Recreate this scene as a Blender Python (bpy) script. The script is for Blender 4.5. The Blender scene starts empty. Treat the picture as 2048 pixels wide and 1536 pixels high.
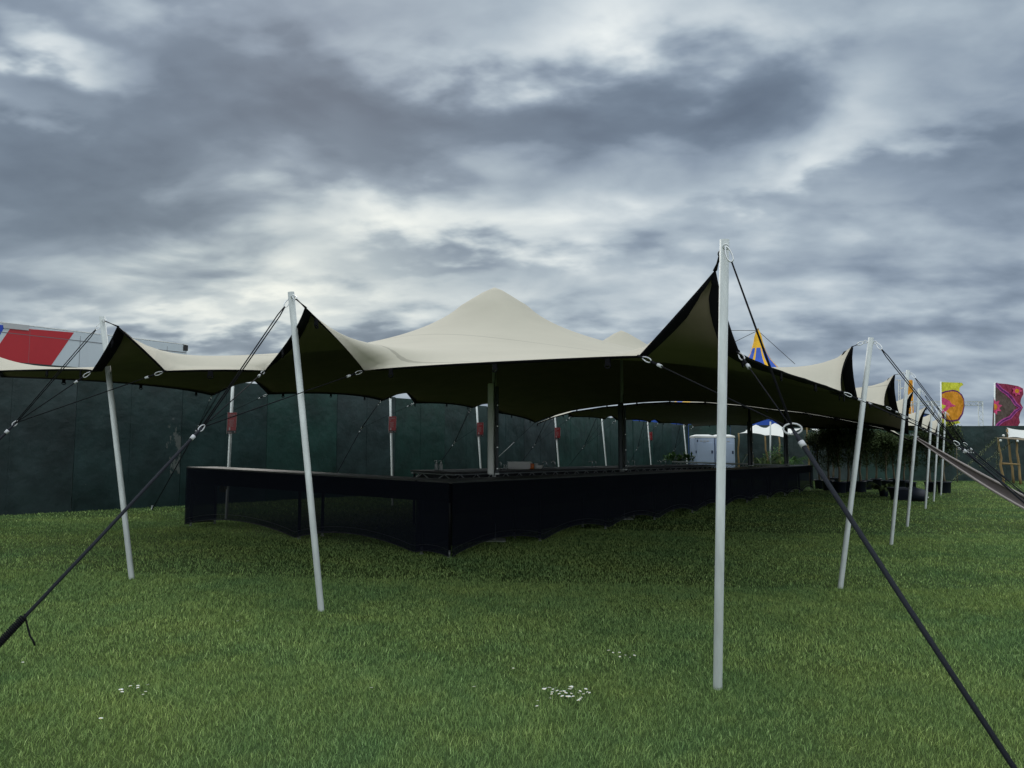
import bpy, math, random
import numpy as np
from mathutils import Vector, Matrix
random.seed(7); rng = np.random.default_rng(7)
S = bpy.context.scene
COL = S.collection
V = Vector
# ------------------------------------------------------------------ camera
CAMZ = 1.6; F = 1500.0; TH = math.atan(125/1500)
UP = V((0, -math.sin(TH), math.cos(TH))); FW = V((0, math.cos(TH), math.sin(TH)))
CO = V((0, 0, CAMZ))
def ray(px, py): return V((1, 0, 0))*((px-1024)/F) + UP*(-(py-768)/F) + FW
def P(px, py, Y):
    d = ray(px, py); return CO + d*(Y/d.y)
def atZ(px, py, z):
    d = ray(px, py); return CO + d*((z-CAMZ)/d.z)
def gz(x, y):
    a, b = x, .373*max(y, 4.0)
    k = .8
    h = max(k-abs(a-b), 0)/k
    m = min(a, b)-h*h*k*.25
    m = max(-14, min(16, m))
    return -.0232*m
def G(px, py):
    z = 0
    for _ in range(12):
        p = atZ(px, py, z); z = gz(p.x, p.y)
    return V((p.x, p.y, z))
def proj(p):
    q = V(p)-CO; d = q.dot(FW)
    return (1024+F*q.x/d, 768-F*q.dot(UP)/d)
cam = bpy.data.cameras.new('camera'); camo = bpy.data.objects.new('camera', cam); COL.objects.link(camo)
cam.sensor_width = 36; cam.lens = 36*F/2048; cam.clip_end = 3000; cam.clip_start = .05
camo.location = CO; camo.rotation_euler = (math.pi/2+TH, 0, 0)
S.camera = camo
# ------------------------------------------------------------------ materials
def lin(c):
    return tuple(((v/255)/12.92 if v/255 <= .04045 else ((v/255+.055)/1.055)**2.4) for v in c)
def mat(name, col, rough=.6, metal=0., var=0., vscale=3., bump=0., bscale=40., spec=.5, col2=None, streak=None):
    m = bpy.data.materials.new(name); m.use_nodes = True
    nt = m.node_tree; b = nt.nodes['Principled BSDF']
    b.inputs['Roughness'].default_value = rough; b.inputs['Metallic'].default_value = metal
    b.inputs['Specular IOR Level'].default_value = spec
    b.inputs['Base Color'].default_value = (*col, 1)
    if var or bump or col2:
        tc = nt.nodes.new('ShaderNodeTexCoord'); mp = nt.nodes.new('ShaderNodeMapping')
        nt.links.new(tc.outputs['Object'], mp.inputs[0])
        if streak: mp.inputs['Scale'].default_value = streak
    if var or col2:
        n = nt.nodes.new('ShaderNodeTexNoise'); n.inputs['Scale'].default_value = vscale; n.inputs['Detail'].default_value = 6
        n.inputs['Roughness'].default_value = .65
        nt.links.new(mp.outputs[0], n.inputs[0])
        r = nt.nodes.new('ShaderNodeValToRGB')
        c2 = col2 or tuple(max(0, c*(1+var)) for c in col); c1 = col if col2 else tuple(c*(1-var) for c in col)
        r.color_ramp.elements[0].position = .3; r.color_ramp.elements[1].position = .7
        r.color_ramp.elements[0].color = (*c1, 1); r.color_ramp.elements[1].color = (*c2, 1)
        nt.links.new(n.outputs['Fac'], r.inputs[0]); nt.links.new(r.outputs[0], b.inputs['Base Color'])
    if bump:
        n = nt.nodes.new('ShaderNodeTexNoise'); n.inputs['Scale'].default_value = bscale; n.inputs['Detail'].default_value = 4
        nt.links.new(mp.outputs[0], n.inputs[0])
        bp = nt.nodes.new('ShaderNodeBump'); bp.inputs['Strength'].default_value = bump; bp.inputs['Distance'].default_value = .02
        nt.links.new(n.outputs['Fac'], bp.inputs['Height']); nt.links.new(bp.outputs[0], b.inputs['Normal'])
    return m
M = {}
M['cream'] = mat('cream stretch fabric', (.51, .475, .40), .8, var=.035, vscale=1.3, bump=.3, bscale=2.2, spec=.15)
def add_seams(m, ang, sp):
    nt = m.node_tree; b = nt.nodes['Principled BSDF']; src = b.inputs['Base Color'].links[0].from_socket; L = nt.links.new
    g = nt.nodes.new('ShaderNodeNewGeometry'); mp = nt.nodes.new('ShaderNodeMapping'); mp.inputs['Rotation'].default_value = (0, 0, ang); L(g.outputs['Position'], mp.inputs[0])
    sx = nt.nodes.new('ShaderNodeSeparateXYZ'); L(mp.outputs[0], sx.inputs[0])
    w = nt.nodes.new('ShaderNodeMath'); w.operation = 'PINGPONG'; w.inputs[1].default_value = sp; L(sx.outputs['X'], w.inputs[0])
    c = nt.nodes.new('ShaderNodeMath'); c.operation = 'LESS_THAN'; c.inputs[1].default_value = .018; L(w.outputs[0], c.inputs[0])
    mx = nt.nodes.new('ShaderNodeMix'); mx.data_type = 'RGBA'; mx.blend_type = 'MULTIPLY'; mx.inputs[7].default_value = (.72, .72, .72, 1)
    L(c.outputs[0], mx.inputs[0]); L(src, mx.inputs[6]); L(mx.outputs[2], b.inputs['Base Color'])
add_seams(M['cream'], -1.006, 1.45)
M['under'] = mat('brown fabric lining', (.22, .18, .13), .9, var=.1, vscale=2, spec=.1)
M['band'] = mat('black webbing', (.006, .006, .008), .8, spec=.1)
M['steel'] = mat('galvanised aluminium', (.57, .60, .60), .5, .15, var=.22, vscale=7, bump=.1, bscale=80, streak=(1, 1, .2))
M['steelL'] = mat('brushed aluminium', (.80, .83, .82), .42, .15, var=.06, vscale=6)
M['chrome'] = mat('zinc hardware', (.75, .76, .78), .25, .9)
M['darkmetal'] = mat('dark steel', (.05, .05, .055), .4, .7)
M['rope'] = mat('black rope', (.012, .012, .016), .85, spec=.15, bump=.5, bscale=300)
M['strap'] = mat('dark webbing strap', (.022, .024, .034), .7, spec=.2, bump=.5, bscale=260)
M['white'] = mat('white plastic', (.88, .88, .87), .45)
M['tag'] = mat('white sleeve', (.58, .58, .62), .5)
M['worktop'] = mat('black phenolic worktop', (.022, .021, .020), .5, var=.25, vscale=8, bump=.12, bscale=25, spec=.7)
M['black'] = mat('black painted steel', (.010, .011, .015), .55)
M['truss'] = mat('dark truss metal', (.05, .055, .065), .45, .6)
M['silver'] = mat('silver truss', (.42, .44, .45), .4, .7)
M['trunk'] = mat('tree bark', (.16, .13, .09), .9, var=.35, vscale=12, bump=.5, bscale=30)
M['wood'] = mat('peeled log', (.30, .20, .09), .8, var=.3, vscale=9, bump=.4, bscale=20, streak=(1, 1, .25))
M['pot'] = mat('dark blue pot', (.012, .016, .032), .45)
M['soil'] = mat('soil', (.02, .015, .01), 1)
M['red'] = mat('red paint', lin((185, 28, 42)), .45, var=.04)
M['blue'] = mat('blue paint', lin((25, 70, 190)), .45)
M['trailer'] = mat('trailer white panel', (.60, .66, .72), .4, var=.05, vscale=2, streak=(1, 1, .2))
M['joint'] = mat('shadow grey sealant', (.16, .16, .18), .7)
M['greyplate'] = mat('pale grey plate', (.50, .50, .52), .5)
M['signred'] = mat('sign red', (.30, .016, .022), .35, var=.15)
M['signink'] = mat('sign pale ink', (.42, .32, .34), .5)
M['signblack'] = mat('sign black', (.01, .01, .012), .4)
M['orange'] = mat('orange plastic', (.90, .20, .03), .4)
M['yellowplastic'] = mat('yellow plastic', (.45, .38, .04), .45)
M['clear'] = mat('bottle plastic', (.42, .44, .44), .25)
M['litter'] = mat('dirty white paper', (.5, .5, .5), .8)
M['toilet'] = mat('toilet cabin plastic', (.50, .60, .80), .5, var=.03)
M['toiletdark'] = mat('toilet dark trim', (.03, .05, .12), .5)
M['bigyellow'] = mat('circus canvas yellow', lin((238, 185, 30)), .6)
M['bigblue'] = mat('circus canvas blue', lin((40, 85, 190)), .6)
M['whitetent'] = mat('white tent canvas', (.72, .72, .70), .7)
M['flagyellow'] = mat('flag lime yellow', lin((222, 222, 60)), .7)
M['flagorange'] = mat('flag orange', lin((240, 160, 35)), .7, var=.05)
M['flagpink'] = mat('flag pink', lin((225, 75, 130)), .7)
M['flagpurple'] = mat('flag purple', lin((110, 30, 110)), .7)
M['flagmaroon'] = mat('flag maroon', lin((150, 40, 75)), .7)
M['flagbrown'] = mat('flag brown', lin((98, 82, 76)), .8, var=.08)
M['flaglilac'] = mat('flag lilac', lin((200, 85, 165)), .7)
for k_ in list(M):
    if k_.startswith('flag'):
        nt_ = M[k_].node_tree; b_ = nt_.nodes['Principled BSDF']; tc_ = nt_.nodes.new('ShaderNodeNewGeometry')
        mp_ = nt_.nodes.new('ShaderNodeMapping'); mp_.inputs['Scale'].default_value = (1, 1, .35); mp_.inputs['Rotation'].default_value = (0, .4, 0)
        n_ = nt_.nodes.new('ShaderNodeTexNoise'); n_.inputs['Scale'].default_value = 2.2; n_.inputs['Detail'].default_value = 3
        bp_ = nt_.nodes.new('ShaderNodeBump'); bp_.inputs['Strength'].default_value = 1; bp_.inputs['Distance'].default_value = .5
        nt_.links.new(tc_.outputs['Position'], mp_.inputs[0]); nt_.links.new(mp_.outputs[0], n_.inputs[0]); nt_.links.new(n_.outputs['Fac'], bp_.inputs['Height']); nt_.links.new(bp_.outputs[0], b_.inputs['Normal'])
M['mauve'] = mat('mauve grey webbing', (.40, .34, .34), .8)
M['mauvedark'] = mat('mauve shade cloth', (.12, .10, .10), .9)
def fence_mat(name, scrape=False):
    m = bpy.data.materials.new(name); m.use_nodes = True; nt = m.node_tree; b = nt.nodes['Principled BSDF']
    L = nt.links.new
    oi = nt.nodes.new('ShaderNodeObjectInfo'); tc = nt.nodes.new('ShaderNodeTexCoord')
    r = nt.nodes.new('ShaderNodeValToRGB')
    e = r.color_ramp.elements
    e[0].color = (.014, .033, .033, 1); e[1].color = (.014, .043, .037, 1); e[0].position = 0; e[1].position = 1
    k = e.new(.45); k.color = (.026, .039, .042, 1); k = e.new(.75); k.color = (.011, .034, .029, 1)
    L(oi.outputs['Random'], r.inputs[0])
    n = nt.nodes.new('ShaderNodeTexNoise'); n.inputs['Scale'].default_value = 1.3; n.inputs['Detail'].default_value = 7; n.inputs['Roughness'].default_value = .6
    ad = nt.nodes.new('ShaderNodeVectorMath'); ad.operation = 'ADD'
    L(tc.outputs['Object'], ad.inputs[0]); 
    cm = nt.nodes.new('ShaderNodeCombineXYZ'); mu = nt.nodes.new('ShaderNodeMath'); mu.operation = 'MULTIPLY'; mu.inputs[1].default_value = 37
    L(oi.outputs['Random'], mu.inputs[0]); L(mu.outputs[0], cm.inputs[0]); L(mu.outputs[0], cm.inputs[2]); L(cm.outputs[0], ad.inputs[1])
    L(ad.outputs[0], n.inputs[0])
    mx = nt.nodes.new('ShaderNodeMix'); mx.data_type = 'RGBA'; mx.blend_type = 'MULTIPLY'; mx.inputs[0].default_value = .8
    rr = nt.nodes.new('ShaderNodeValToRGB'); rr.color_ramp.elements[0].position = .3; rr.color_ramp.elements[1].position = .75
    rr.color_ramp.elements[0].color = (.5, .5, .5, 1); rr.color_ramp.elements[1].color = (1.9, 1.9, 1.9, 1)
    L(n.outputs['Fac'], rr.inputs[0]); L(r.outputs[0], mx.inputs[6]); L(rr.outputs[0], mx.inputs[7])
    # chips and scrapes in the paint
    n2 = nt.nodes.new('ShaderNodeTexNoise'); n2.inputs['Scale'].default_value = 5.5; n2.inputs['Detail'].default_value = 9; n2.inputs['Roughness'].default_value = .7
    mp = nt.nodes.new('ShaderNodeMapping'); mp.inputs['Scale'].default_value = (1, 1, .5)
    L(ad.outputs[0], mp.inputs[0]); L(mp.outputs[0], n2.inputs[0])
    r2 = nt.nodes.new('ShaderNodeValToRGB'); r2.color_ramp.elements[0].position = .69; r2.color_ramp.elements[1].position = .715
    L(n2.outputs['Fac'], r2.inputs[0])
    fac = r2.outputs[0]
    if scrape:
        sx = nt.nodes.new('ShaderNodeSeparateXYZ'); L(tc.outputs['Object'], sx.inputs[0])
        a = nt.nodes.new('ShaderNodeMapRange'); a.inputs[1].default_value = .62; a.inputs[2].default_value = 1.02; a.inputs[3].default_value = 0; a.inputs[4].default_value = .22
        L(sx.outputs['X'], a.inputs[0])
        zz = nt.nodes.new('ShaderNodeMath'); zz.operation = 'SUBTRACT'; zz.inputs[1].default_value = 1.35; L(sx.outputs['Z'], zz.inputs[0])
        za = nt.nodes.new('ShaderNodeMath'); za.operation = 'ABSOLUTE'; L(zz.outputs[0], za.inputs[0])
        zm = nt.nodes.new('ShaderNodeMapRange'); zm.inputs[1].default_value = .35; zm.inputs[2].default_value = .9; zm.inputs[3].default_value = 1; zm.inputs[4].default_value = 0
        L(za.outputs[0], zm.inputs[0])
        ml = nt.nodes.new('ShaderNodeMath'); ml.operation = 'MULTIPLY'; L(a.outputs[0], ml.inputs[0]); L(zm.outputs[0], ml.inputs[1])
        sm = nt.nodes.new('ShaderNodeMath'); sm.operation = 'ADD'; L(n2.outputs['Fac'], sm.inputs[0]); L(ml.outputs[0], sm.inputs[1])
        L(sm.outputs[0], r2.inputs[0])
    mx2 = nt.nodes.new('ShaderNodeMix'); mx2.data_type = 'RGBA'; mx2.inputs[7].default_value = (.10, .11, .105, 1)
    L(fac, mx2.inputs[0]); L(mx.outputs[2], mx2.inputs[6]); L(mx2.outputs[2], b.inputs['Base Color'])
    b.inputs['Roughness'].default_value = .42
    b.inputs['Specular IOR Level'].default_value = .35
    n3 = nt.nodes.new('ShaderNodeTexNoise'); n3.inputs['Scale'].default_value = 1.7; n3.inputs['Detail'].default_value = 5; L(ad.outputs[0], n3.inputs[0])
    bp = nt.nodes.new('ShaderNodeBump'); bp.inputs['Strength'].default_value = .55; bp.inputs['Distance'].default_value = .10
    L(n3.outputs['Fac'], bp.inputs['Height']); L(bp.outputs[0], b.inputs['Normal'])
    return m
M['fence'] = fence_mat('dark green hoarding paint'); M['fencescrape'] = fence_mat('scraped green hoarding paint', True)
def mesh_mat(name, alpha):
    m = bpy.data.materials.new(name); m.use_nodes = True; nt = m.node_tree; b = nt.nodes['Principled BSDF']
    b.inputs['Base Color'].default_value = (.007, .009, .016, 1); b.inputs['Roughness'].default_value = .9; b.inputs['Specular IOR Level'].default_value = .1
    tr = nt.nodes.new('ShaderNodeBsdfTransparent'); mx = nt.nodes.new('ShaderNodeMixShader'); mx.inputs[0].default_value = alpha
    nt.links.new(tr.outputs[0], mx.inputs[1]); nt.links.new(b.outputs[0], mx.inputs[2])
    nt.links.new(mx.outputs[0], nt.nodes['Material Output'].inputs[0])
    return m
M['scrim'] = mesh_mat('black see-through mesh', .88); M['scrimdense'] = mesh_mat('black dense mesh', .86)
def grass_mat(name, ground=False):
    m = bpy.data.materials.new(name); m.use_nodes = True; nt = m.node_tree; b = nt.nodes['Principled BSDF']; L = nt.links.new
    geo = nt.nodes.new('ShaderNodeNewGeometry')
    n = nt.nodes.new('ShaderNodeTexNoise'); n.inputs['Scale'].default_value = .55; n.inputs['Detail'].default_value = 5; n.inputs['Roughness'].default_value = .6
    L(geo.outputs['Position'], n.inputs[0])
    r = nt.nodes.new('ShaderNodeValToRGB'); e = r.color_ramp.elements
    e[0].position = .32; e[1].position = .68
    if ground: e[0].color = (.045, .080, .030, 1); e[1].color = (.070, .095, .030, 1)
    else: e[0].color = (.180, .300, .115, 1); e[1].color = (.285, .385, .125, 1)
    nm = nt.nodes.new('ShaderNodeTexNoise'); nm.inputs['Scale'].default_value = 3.2; nm.inputs['Detail'].default_value = 4; L(geo.outputs['Position'], nm.inputs[0])
    am = nt.nodes.new('ShaderNodeMath'); am.operation = 'MULTIPLY_ADD'; am.inputs[1].default_value = .4; L(nm.outputs['Fac'], am.inputs[0])
    sb = nt.nodes.new('ShaderNodeMath'); sb.operation = 'SUBTRACT'; sb.inputs[1].default_value = .20; L(n.outputs['Fac'], sb.inputs[0]); L(sb.outputs[0], am.inputs[2])
    L(am.outputs[0], r.inputs[0])
    if ground:
        n2 = nt.nodes.new('ShaderNodeTexNoise'); n2.inputs['Scale'].default_value = 30; n2.inputs['Detail'].default_value = 6
        L(geo.outputs['Position'], n2.inputs[0])
        mx = nt.nodes.new('ShaderNodeMix'); mx.data_type = 'RGBA'; mx.blend_type = 'MULTIPLY'; mx.inputs[0].default_value = 1
        rr = nt.nodes.new('ShaderNodeValToRGB'); rr.color_ramp.elements[0].color = (.4, .4, .4, 1); rr.color_ramp.elements[1].color = (1.6, 1.6, 1.6, 1)
        L(n2.outputs['Fac'], rr.inputs[0]); L(r.outputs[0], mx.inputs[6]); L(rr.outputs[0], mx.inputs[7]); L(mx.outputs[2], b.inputs['Base Color'])
        b.inputs['Roughness'].default_value = 1; b.inputs['Specular IOR Level'].default_value = .05
    else:
        at = nt.nodes.new('ShaderNodeAttribute'); at.attribute_name = 'rnd'
        r2 = nt.nodes.new('ShaderNodeValToRGB'); e = r2.color_ramp.elements
        e[0].color = (.50, .55, .55, 1); e[1].color = (2.6, 2.3, 2.6, 1); e[0].position = 0; e[1].position = 1
        k = e.new(.5); k.color = (.95, .95, .9, 1); k = e.new(.86); k.color = (1.3, 1.3, 1.2, 1); k = e.new(.965); k.color = (1.7, 1.5, 1.5, 1)
        L(at.outputs['Fac'], r2.inputs[0])
        mx = nt.nodes.new('ShaderNodeMix'); mx.data_type = 'RGBA'; mx.blend_type = 'MULTIPLY'; mx.inputs[0].default_value = 1
        L(r.outputs[0], mx.inputs[6]); L(r2.outputs[0], mx.inputs[7]); L(mx.outputs[2], b.inputs['Base Color'])
        b.inputs['Roughness'].default_value = .75; b.inputs['Specular IOR Level'].default_value = .12
    return m
M['grassground'] = grass_mat('lawn soil and thatch', True); M['grass'] = grass_mat('grass blades')
def leaf_mat(name, c1, c2):
    m = mat(name, c1, .6, var=0, col2=c2, vscale=9, spec=.25)
    return m
M['leafdark'] = mat('dark evergreen leaves', (.022, .038, .018), .8, col2=(.090, .120, .045), vscale=9, spec=.08)
M['leafgreen'] = leaf_mat('fresh green leaves', (.05, .12, .03), (.11, .22, .05))
M['leafpalm'] = leaf_mat('palm leaves', (.04, .08, .02), (.12, .18, .04))
M['ivy'] = leaf_mat('pale ivy leaves', (.10, .13, .05), (.25, .28, .14))
M['petal'] = mat('daisy petal', (.85, .85, .85), .6)
M['daisyeye'] = mat('daisy centre', (.75, .55, .05), .7)
# ------------------------------------------------------------------ mesh builder
def ortho(d):
    d = V(d).normalized(); a = V((0, 0, 1)) if abs(d.z) < .9 else V((1, 0, 0))
    x = d.cross(a).normalized(); return x, x.cross(d).normalized(), d
class MB:
    def __init__(s): s.v = []; s.f = []; s.m = []; s.s = []
    def add(s, vs, fs, mi=0, sm=False):
        n = len(s.v); s.v += [V(v) for v in vs]
        for f in fs: s.f.append([i+n for i in f]); s.m.append(mi); s.s.append(sm)
        return s
    def box(s, c, size, ax=None, mi=0, bev=0):
        X, Y, Z = ax or (V((1, 0, 0)), V((0, 1, 0)), V((0, 0, 1)))
        c = V(c); h = [k/2 for k in size]
        b = min(bev, min(h)*.9)
        if b <= 0:
            vs = [c+X*h[0]*i+Y*h[1]*j+Z*h[2]*k for i in (-1, 1) for j in (-1, 1) for k in (-1, 1)]
            return s.add(vs, [(0, 1, 3, 2), (4, 6, 7, 5), (0, 4, 5, 1), (2, 3, 7, 6), (0, 2, 6, 4), (1, 5, 7, 3)], mi)
        vs = []; idx = {}
        for i in (-1, 1):
            for j in (-1, 1):
                for k in (-1, 1):
                    for a in range(3):
                        q = [h[0]-b, h[1]-b, h[2]-b]; q[a] = h[a]
                        idx[(i, j, k, a)] = len(vs); vs.append(c+X*q[0]*i+Y*q[1]*j+Z*q[2]*k)
        fs = []
        for a in range(3):
            o = [0, 1, 2]; o.remove(a)
            for sg in (-1, 1):
                def key(p, q):
                    t = [0, 0, 0]; t[a] = sg; t[o[0]] = p; t[o[1]] = q; return idx[(t[0], t[1], t[2], a)]
                fs.append((key(-1, -1), key(1, -1), key(1, 1), key(-1, 1)))
        for a in range(3):
            o = [0, 1, 2]; o.remove(a)
            for p in (-1, 1):
                for q in (-1, 1):
                    def key(sa, fa):
                        t = [0, 0, 0]; t[a] = sa; t[o[0]] = p; t[o[1]] = q; return idx[(t[0], t[1], t[2], fa)]
                    fs.append((key(-1, o[0]), key(1, o[0]), key(1, o[1]), key(-1, o[1])))
        for i in (-1, 1):
            for j in (-1, 1):
                for k in (-1, 1): fs.append((idx[(i, j, k, 0)], idx[(i, j, k, 1)], idx[(i, j, k, 2)]))
        return s.add(vs, fs, mi)
    def tube(s, pts, r, seg=10, cap=True, mi=0, closed=False, flat=1.0):
        pts = [V(p) for p in pts]; n = len(pts)
        rs = r if isinstance(r, (list, tuple)) else [r]*n
        vs = []; x = None
        for i, p in enumerate(pts):
            if closed: t = pts[(i+1) % n]-pts[i-1]
            else: t = pts[min(i+1, n-1)]-pts[max(i-1, 0)]
            t.normalize()
            if x is None: x, y, _ = ortho(t)
            x = (x-t*x.dot(t)).normalized(); y = t.cross(x)
            for k in range(seg):
                a = 2*math.pi*k/seg; vs.append(p+x*math.cos(a)*rs[i]+y*math.sin(a)*rs[i]*flat)
        fs = []
        m = n if closed else n-1
        for i in range(m):
            j = (i+1) % n
            for k in range(seg):
                fs.append((i*seg+k, i*seg+(k+1) % seg, j*seg+(k+1) % seg, j*seg+k))
        s.add(vs, fs, mi, True)
        if cap and not closed:
            b = len(s.v)-len(vs)
            s.f.append([b+k for k in range(seg)][::-1]); s.m.append(mi); s.s.append(False)
            s.f.append([b+(n-1)*seg+k for k in range(seg)]); s.m.append(mi); s.s.append(False)
        return s
    def lathe(s, c, prof, seg=16, mi=0, ax=(0, 0, 1), cap=True):
        x, y, z = ortho(ax); c = V(c); vs = []
        for r, h in prof:
            for k in range(seg):
                a = 2*math.pi*k/seg; vs.append(c+z*h+x*r*math.cos(a)+y*r*math.sin(a))
        fs = [(i*seg+k, i*seg+(k+1) % seg, (i+1)*seg+(k+1) % seg, (i+1)*seg+k) for i in range(len(prof)-1) for k in range(seg)]
        s.add(vs, fs, mi, True)
        if cap:
            b = len(s.v)-len(vs)
            for q in ([b+k for k in range(seg)][::-1], [b+(len(prof)-1)*seg+k for k in range(seg)]):
                s.f.append(q); s.m.append(mi); s.s.append(False)
        return s
    def build(s, name, mats, parent=None, origin=None):
        if not isinstance(mats, (list, tuple)): mats = [mats]
        o = V(origin) if origin is not None else (parent.matrix_basis.translation.copy() if parent else V((0, 0, 0)))
        if parent is not None and parent.parent is not None: o = o+parent.parent.matrix_basis.translation
        me = bpy.data.meshes.new(name); me.from_pydata([v-o for v in s.v], [], s.f)
        for m in mats: me.materials.append(m)
        me.polygons.foreach_set('material_index', s.m); me.polygons.foreach_set('use_smooth', s.s); me.update()
        ob = bpy.data.objects.new(name, me); COL.objects.link(ob)
        if parent is not None: ob.parent = parent
        elif origin is not None: ob.location = o
        return ob
def tag(o, label=None, cat=None, group=None, kind=None):
    for k, v in (('label', label), ('category', cat), ('group', group), ('kind', kind)):
        if v: o[k] = v
    return o
def thing(name, loc, label, cat, group=None):
    o = bpy.data.objects.new(name, None); COL.objects.link(o); o.location = V(loc); o.empty_display_size = .2
    return tag(o, label, cat, group)
def copy_thing(o, loc, label=None, rz=0, sc=1):
    c = o.copy(); COL.objects.link(c); c.location = V(loc); c.rotation_euler = (0, 0, rz); c.scale = (sc, sc, sc)
    if label: c['label'] = label
    for ch in list(o.children):
        d = ch.copy(); COL.objects.link(d); d.parent = c
        for g in list(ch.children):
            e = g.copy(); COL.objects.link(e); e.parent = d
    return c
def lerp(a, b, t): return V(a)*(1-t)+V(b)*t
# ------------------------------------------------------------------ ground
def ground():
    xs = [-400, -200, -100, -60]+list(np.arange(-40, 60.1, 1.0))+[80, 120, 200, 400]
    ys = [-60, -30, -15]+list(np.arange(-8, 62.1, 1.0))+[80, 120, 200, 400, 900]
    vs = [(x, y, gz(x, y)) for y in ys for x in xs]; nx = len(xs)
    fs = [(j*nx+i, j*nx+i+1, (j+1)*nx+i+1, (j+1)*nx+i) for j in range(len(ys)-1) for i in range(nx-1)]
    b = MB(); b.add(vs, fs, 0, True); o = b.build('lawn_ground', M['grassground']); tag(o, kind='structure')
ground()
gzv = np.vectorize(gz)
def grass():
    bands = [(2.6, 5.5, 190000, .0026, .033), (5.5, 9, 210000, .0038, .034), (9, 15, 170000, .0065, .034), (15, 27, 120000, .012, .034), (27, 43, 70000, .020, .036)]
    VV = []; FT = []; RN = []; base = 0
    for (y0, y1, n, w, h) in bands:
        y = np.sqrt(rng.random(n)*(y1*y1-y0*y0)+y0*y0)
        x = (rng.random(n)*2-1)*(y*.72+1.0)
        z = gzv(x, y)
        a = rng.random(n)*2*math.pi; 
        # tufts: clumpy height and lean fields
        fld = .5+.28*np.sin(x*2.3+1.7*np.sin(y*1.9))+.22*np.sin(y*3.1+2*np.sin(x*2.7))
        hh = h*(.5+.6*rng.random(n))*(.85+.25*fld); hh = np.where(rng.random(n) > .985, hh*1.7, hh)
        ld = 2.0*np.sin(x*1.1+y*.75)+1.5*np.sin(y*1.7+x*.6)+rng.normal(0, 1.9, n)
        ln = hh*(.25+1.0*rng.random(n))
        ww = w*(.6+.8*rng.random(n))
        cx, sx = np.cos(a)*ww*.5, np.sin(a)*ww*.5
        lx, ly = np.cos(ld)*ln, np.sin(ld)*ln
        p0 = np.stack([x-cx, y-sx, z-.004], 1); p1 = np.stack([x+cx, y+sx, z-.004], 1)
        p2 = np.stack([x+cx*.8+lx*.35, y+sx*.8+ly*.35, z+hh*.62], 1); p3 = np.stack([x-cx*.8+lx*.35, y-sx*.8+ly*.35, z+hh*.62], 1)
        p4 = np.stack([x+lx, y+ly, z+hh], 1)
        vs = np.stack([p0, p1, p2, p3, p4], 1).reshape(-1, 3)
        i = np.arange(n)[:, None]*5+base
        FT.append(np.concatenate([i+np.array([[0, 1, 2]]), i+np.array([[0, 2, 3]]), i+np.array([[3, 2, 4]])], 0))
        r = rng.random(n); VV.append(vs); RN.append(np.repeat(r, 5)); base += n*5
    vs = np.concatenate(VV).astype(np.float32); ft = np.concatenate(FT).astype(np.int32); rn = np.concatenate(RN).astype(np.float32)
    me = bpy.data.meshes.new('grass'); me.vertices.add(len(vs)); me.vertices.foreach_set('co', vs.ravel())
    me.loops.add(ft.size); me.loops.foreach_set('vertex_index', ft.ravel())
    me.polygons.add(len(ft)); me.polygons.foreach_set('loop_start', np.arange(0, ft.size, 3, dtype=np.int32))
    me.update(calc_edges=True)
    at = me.attributes.new('rnd', 'FLOAT', 'POINT'); at.data.foreach_set('value', rn)
    me.materials.append(M['grass'])
    o = bpy.data.objects.new('grass', me); COL.objects.link(o)
    tag(o, 'short green mown grass covering the field', 'grass', kind='stuff')
grass()
# ------------------------------------------------------------------ layout frame
P1 = G(1435, 1378)
U = V((.535, .845, 0)); W = V((-.845, .535, 0))
def T(t, w, z=0):
    p = P1+U*t+W*w; p.z = z; return p
def inv(p): 
    d = V((p[0]-P1.x, p[1]-P1.y, 0)); return d.dot(U), d.dot(W)
R_px = [(1680, 1177), (1782, 1090), (1814, 1054), (1845, 1023), (1862, 1005), (1877, 994)]
R_top = [(1742, 672), (1816, 738), (1839, 775), (1865, 800), (1879, 812), (1891, 822)]
poles = {}
def onT(px, py, w):           # ground point under image column px on the line W=w
    d = ray(px, 893); d.z = 0
    o = P1+W*w; k = (d.x*(-o.y)+d.y*o.x)/(d.y*U.x*-1+d.x*U.y)
    p = o+U*k; p.z = gz(p.x, p.y); return p
rt = []
for i, (a, b) in enumerate(zip(R_px, R_top)):
    g = G(*a); t, w = inv(g); rt.append((t, w))
    g = T(t, .0 if i > 2 else w); 
    if i > 2: g = onT(a[0], a[1], 0.0)
    g.z = gz(g.x, g.y)
    top = P(b[0], b[1], g.y-.16); 
    poles['R%d' % (i+1)] = (g, top)
g2 = G(643, 1222); g3 = G(264, 1158)
poles['P1'] = (P1, atZ(1449, 473, 2.98))
poles['P2'] = (g2, atZ(582, 580, 3.10)); poles['P3'] = (g3, atZ(204.5, 630, 3.10))
WL = inv(G(457, 1037))[1]
print('LAYOUT P1', P1, 'R', rt, 'P2', inv(g2), 'P3', inv(g3), 'L1', inv(G(457, 1037)))
L_px = [457, 787, 966, 1121, 1216, 1304, 1376]
Lp = []
for i, x in enumerate(L_px):
    g = onT(x, 1000, WL); Lp.append(g)
    tx, ty = [(466, 757), (780.5, 786), (953, 807), (1110, 831), (1203.5, 834), (1295, 839), (1367, 846)][i]
    q = P(tx, ty, g.y+.12); poles['L%d' % (i+1)] = (g, g+(q-g)*((3.16-g.z)/(q.z-g.z)))
for g in Lp: print('L', inv(g), tuple(g))
L0 = T(-.1, WL-.2); L0.z = gz(L0.x, L0.y); poles['L0'] = (L0, P(-84, 650, 10.8))
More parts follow.
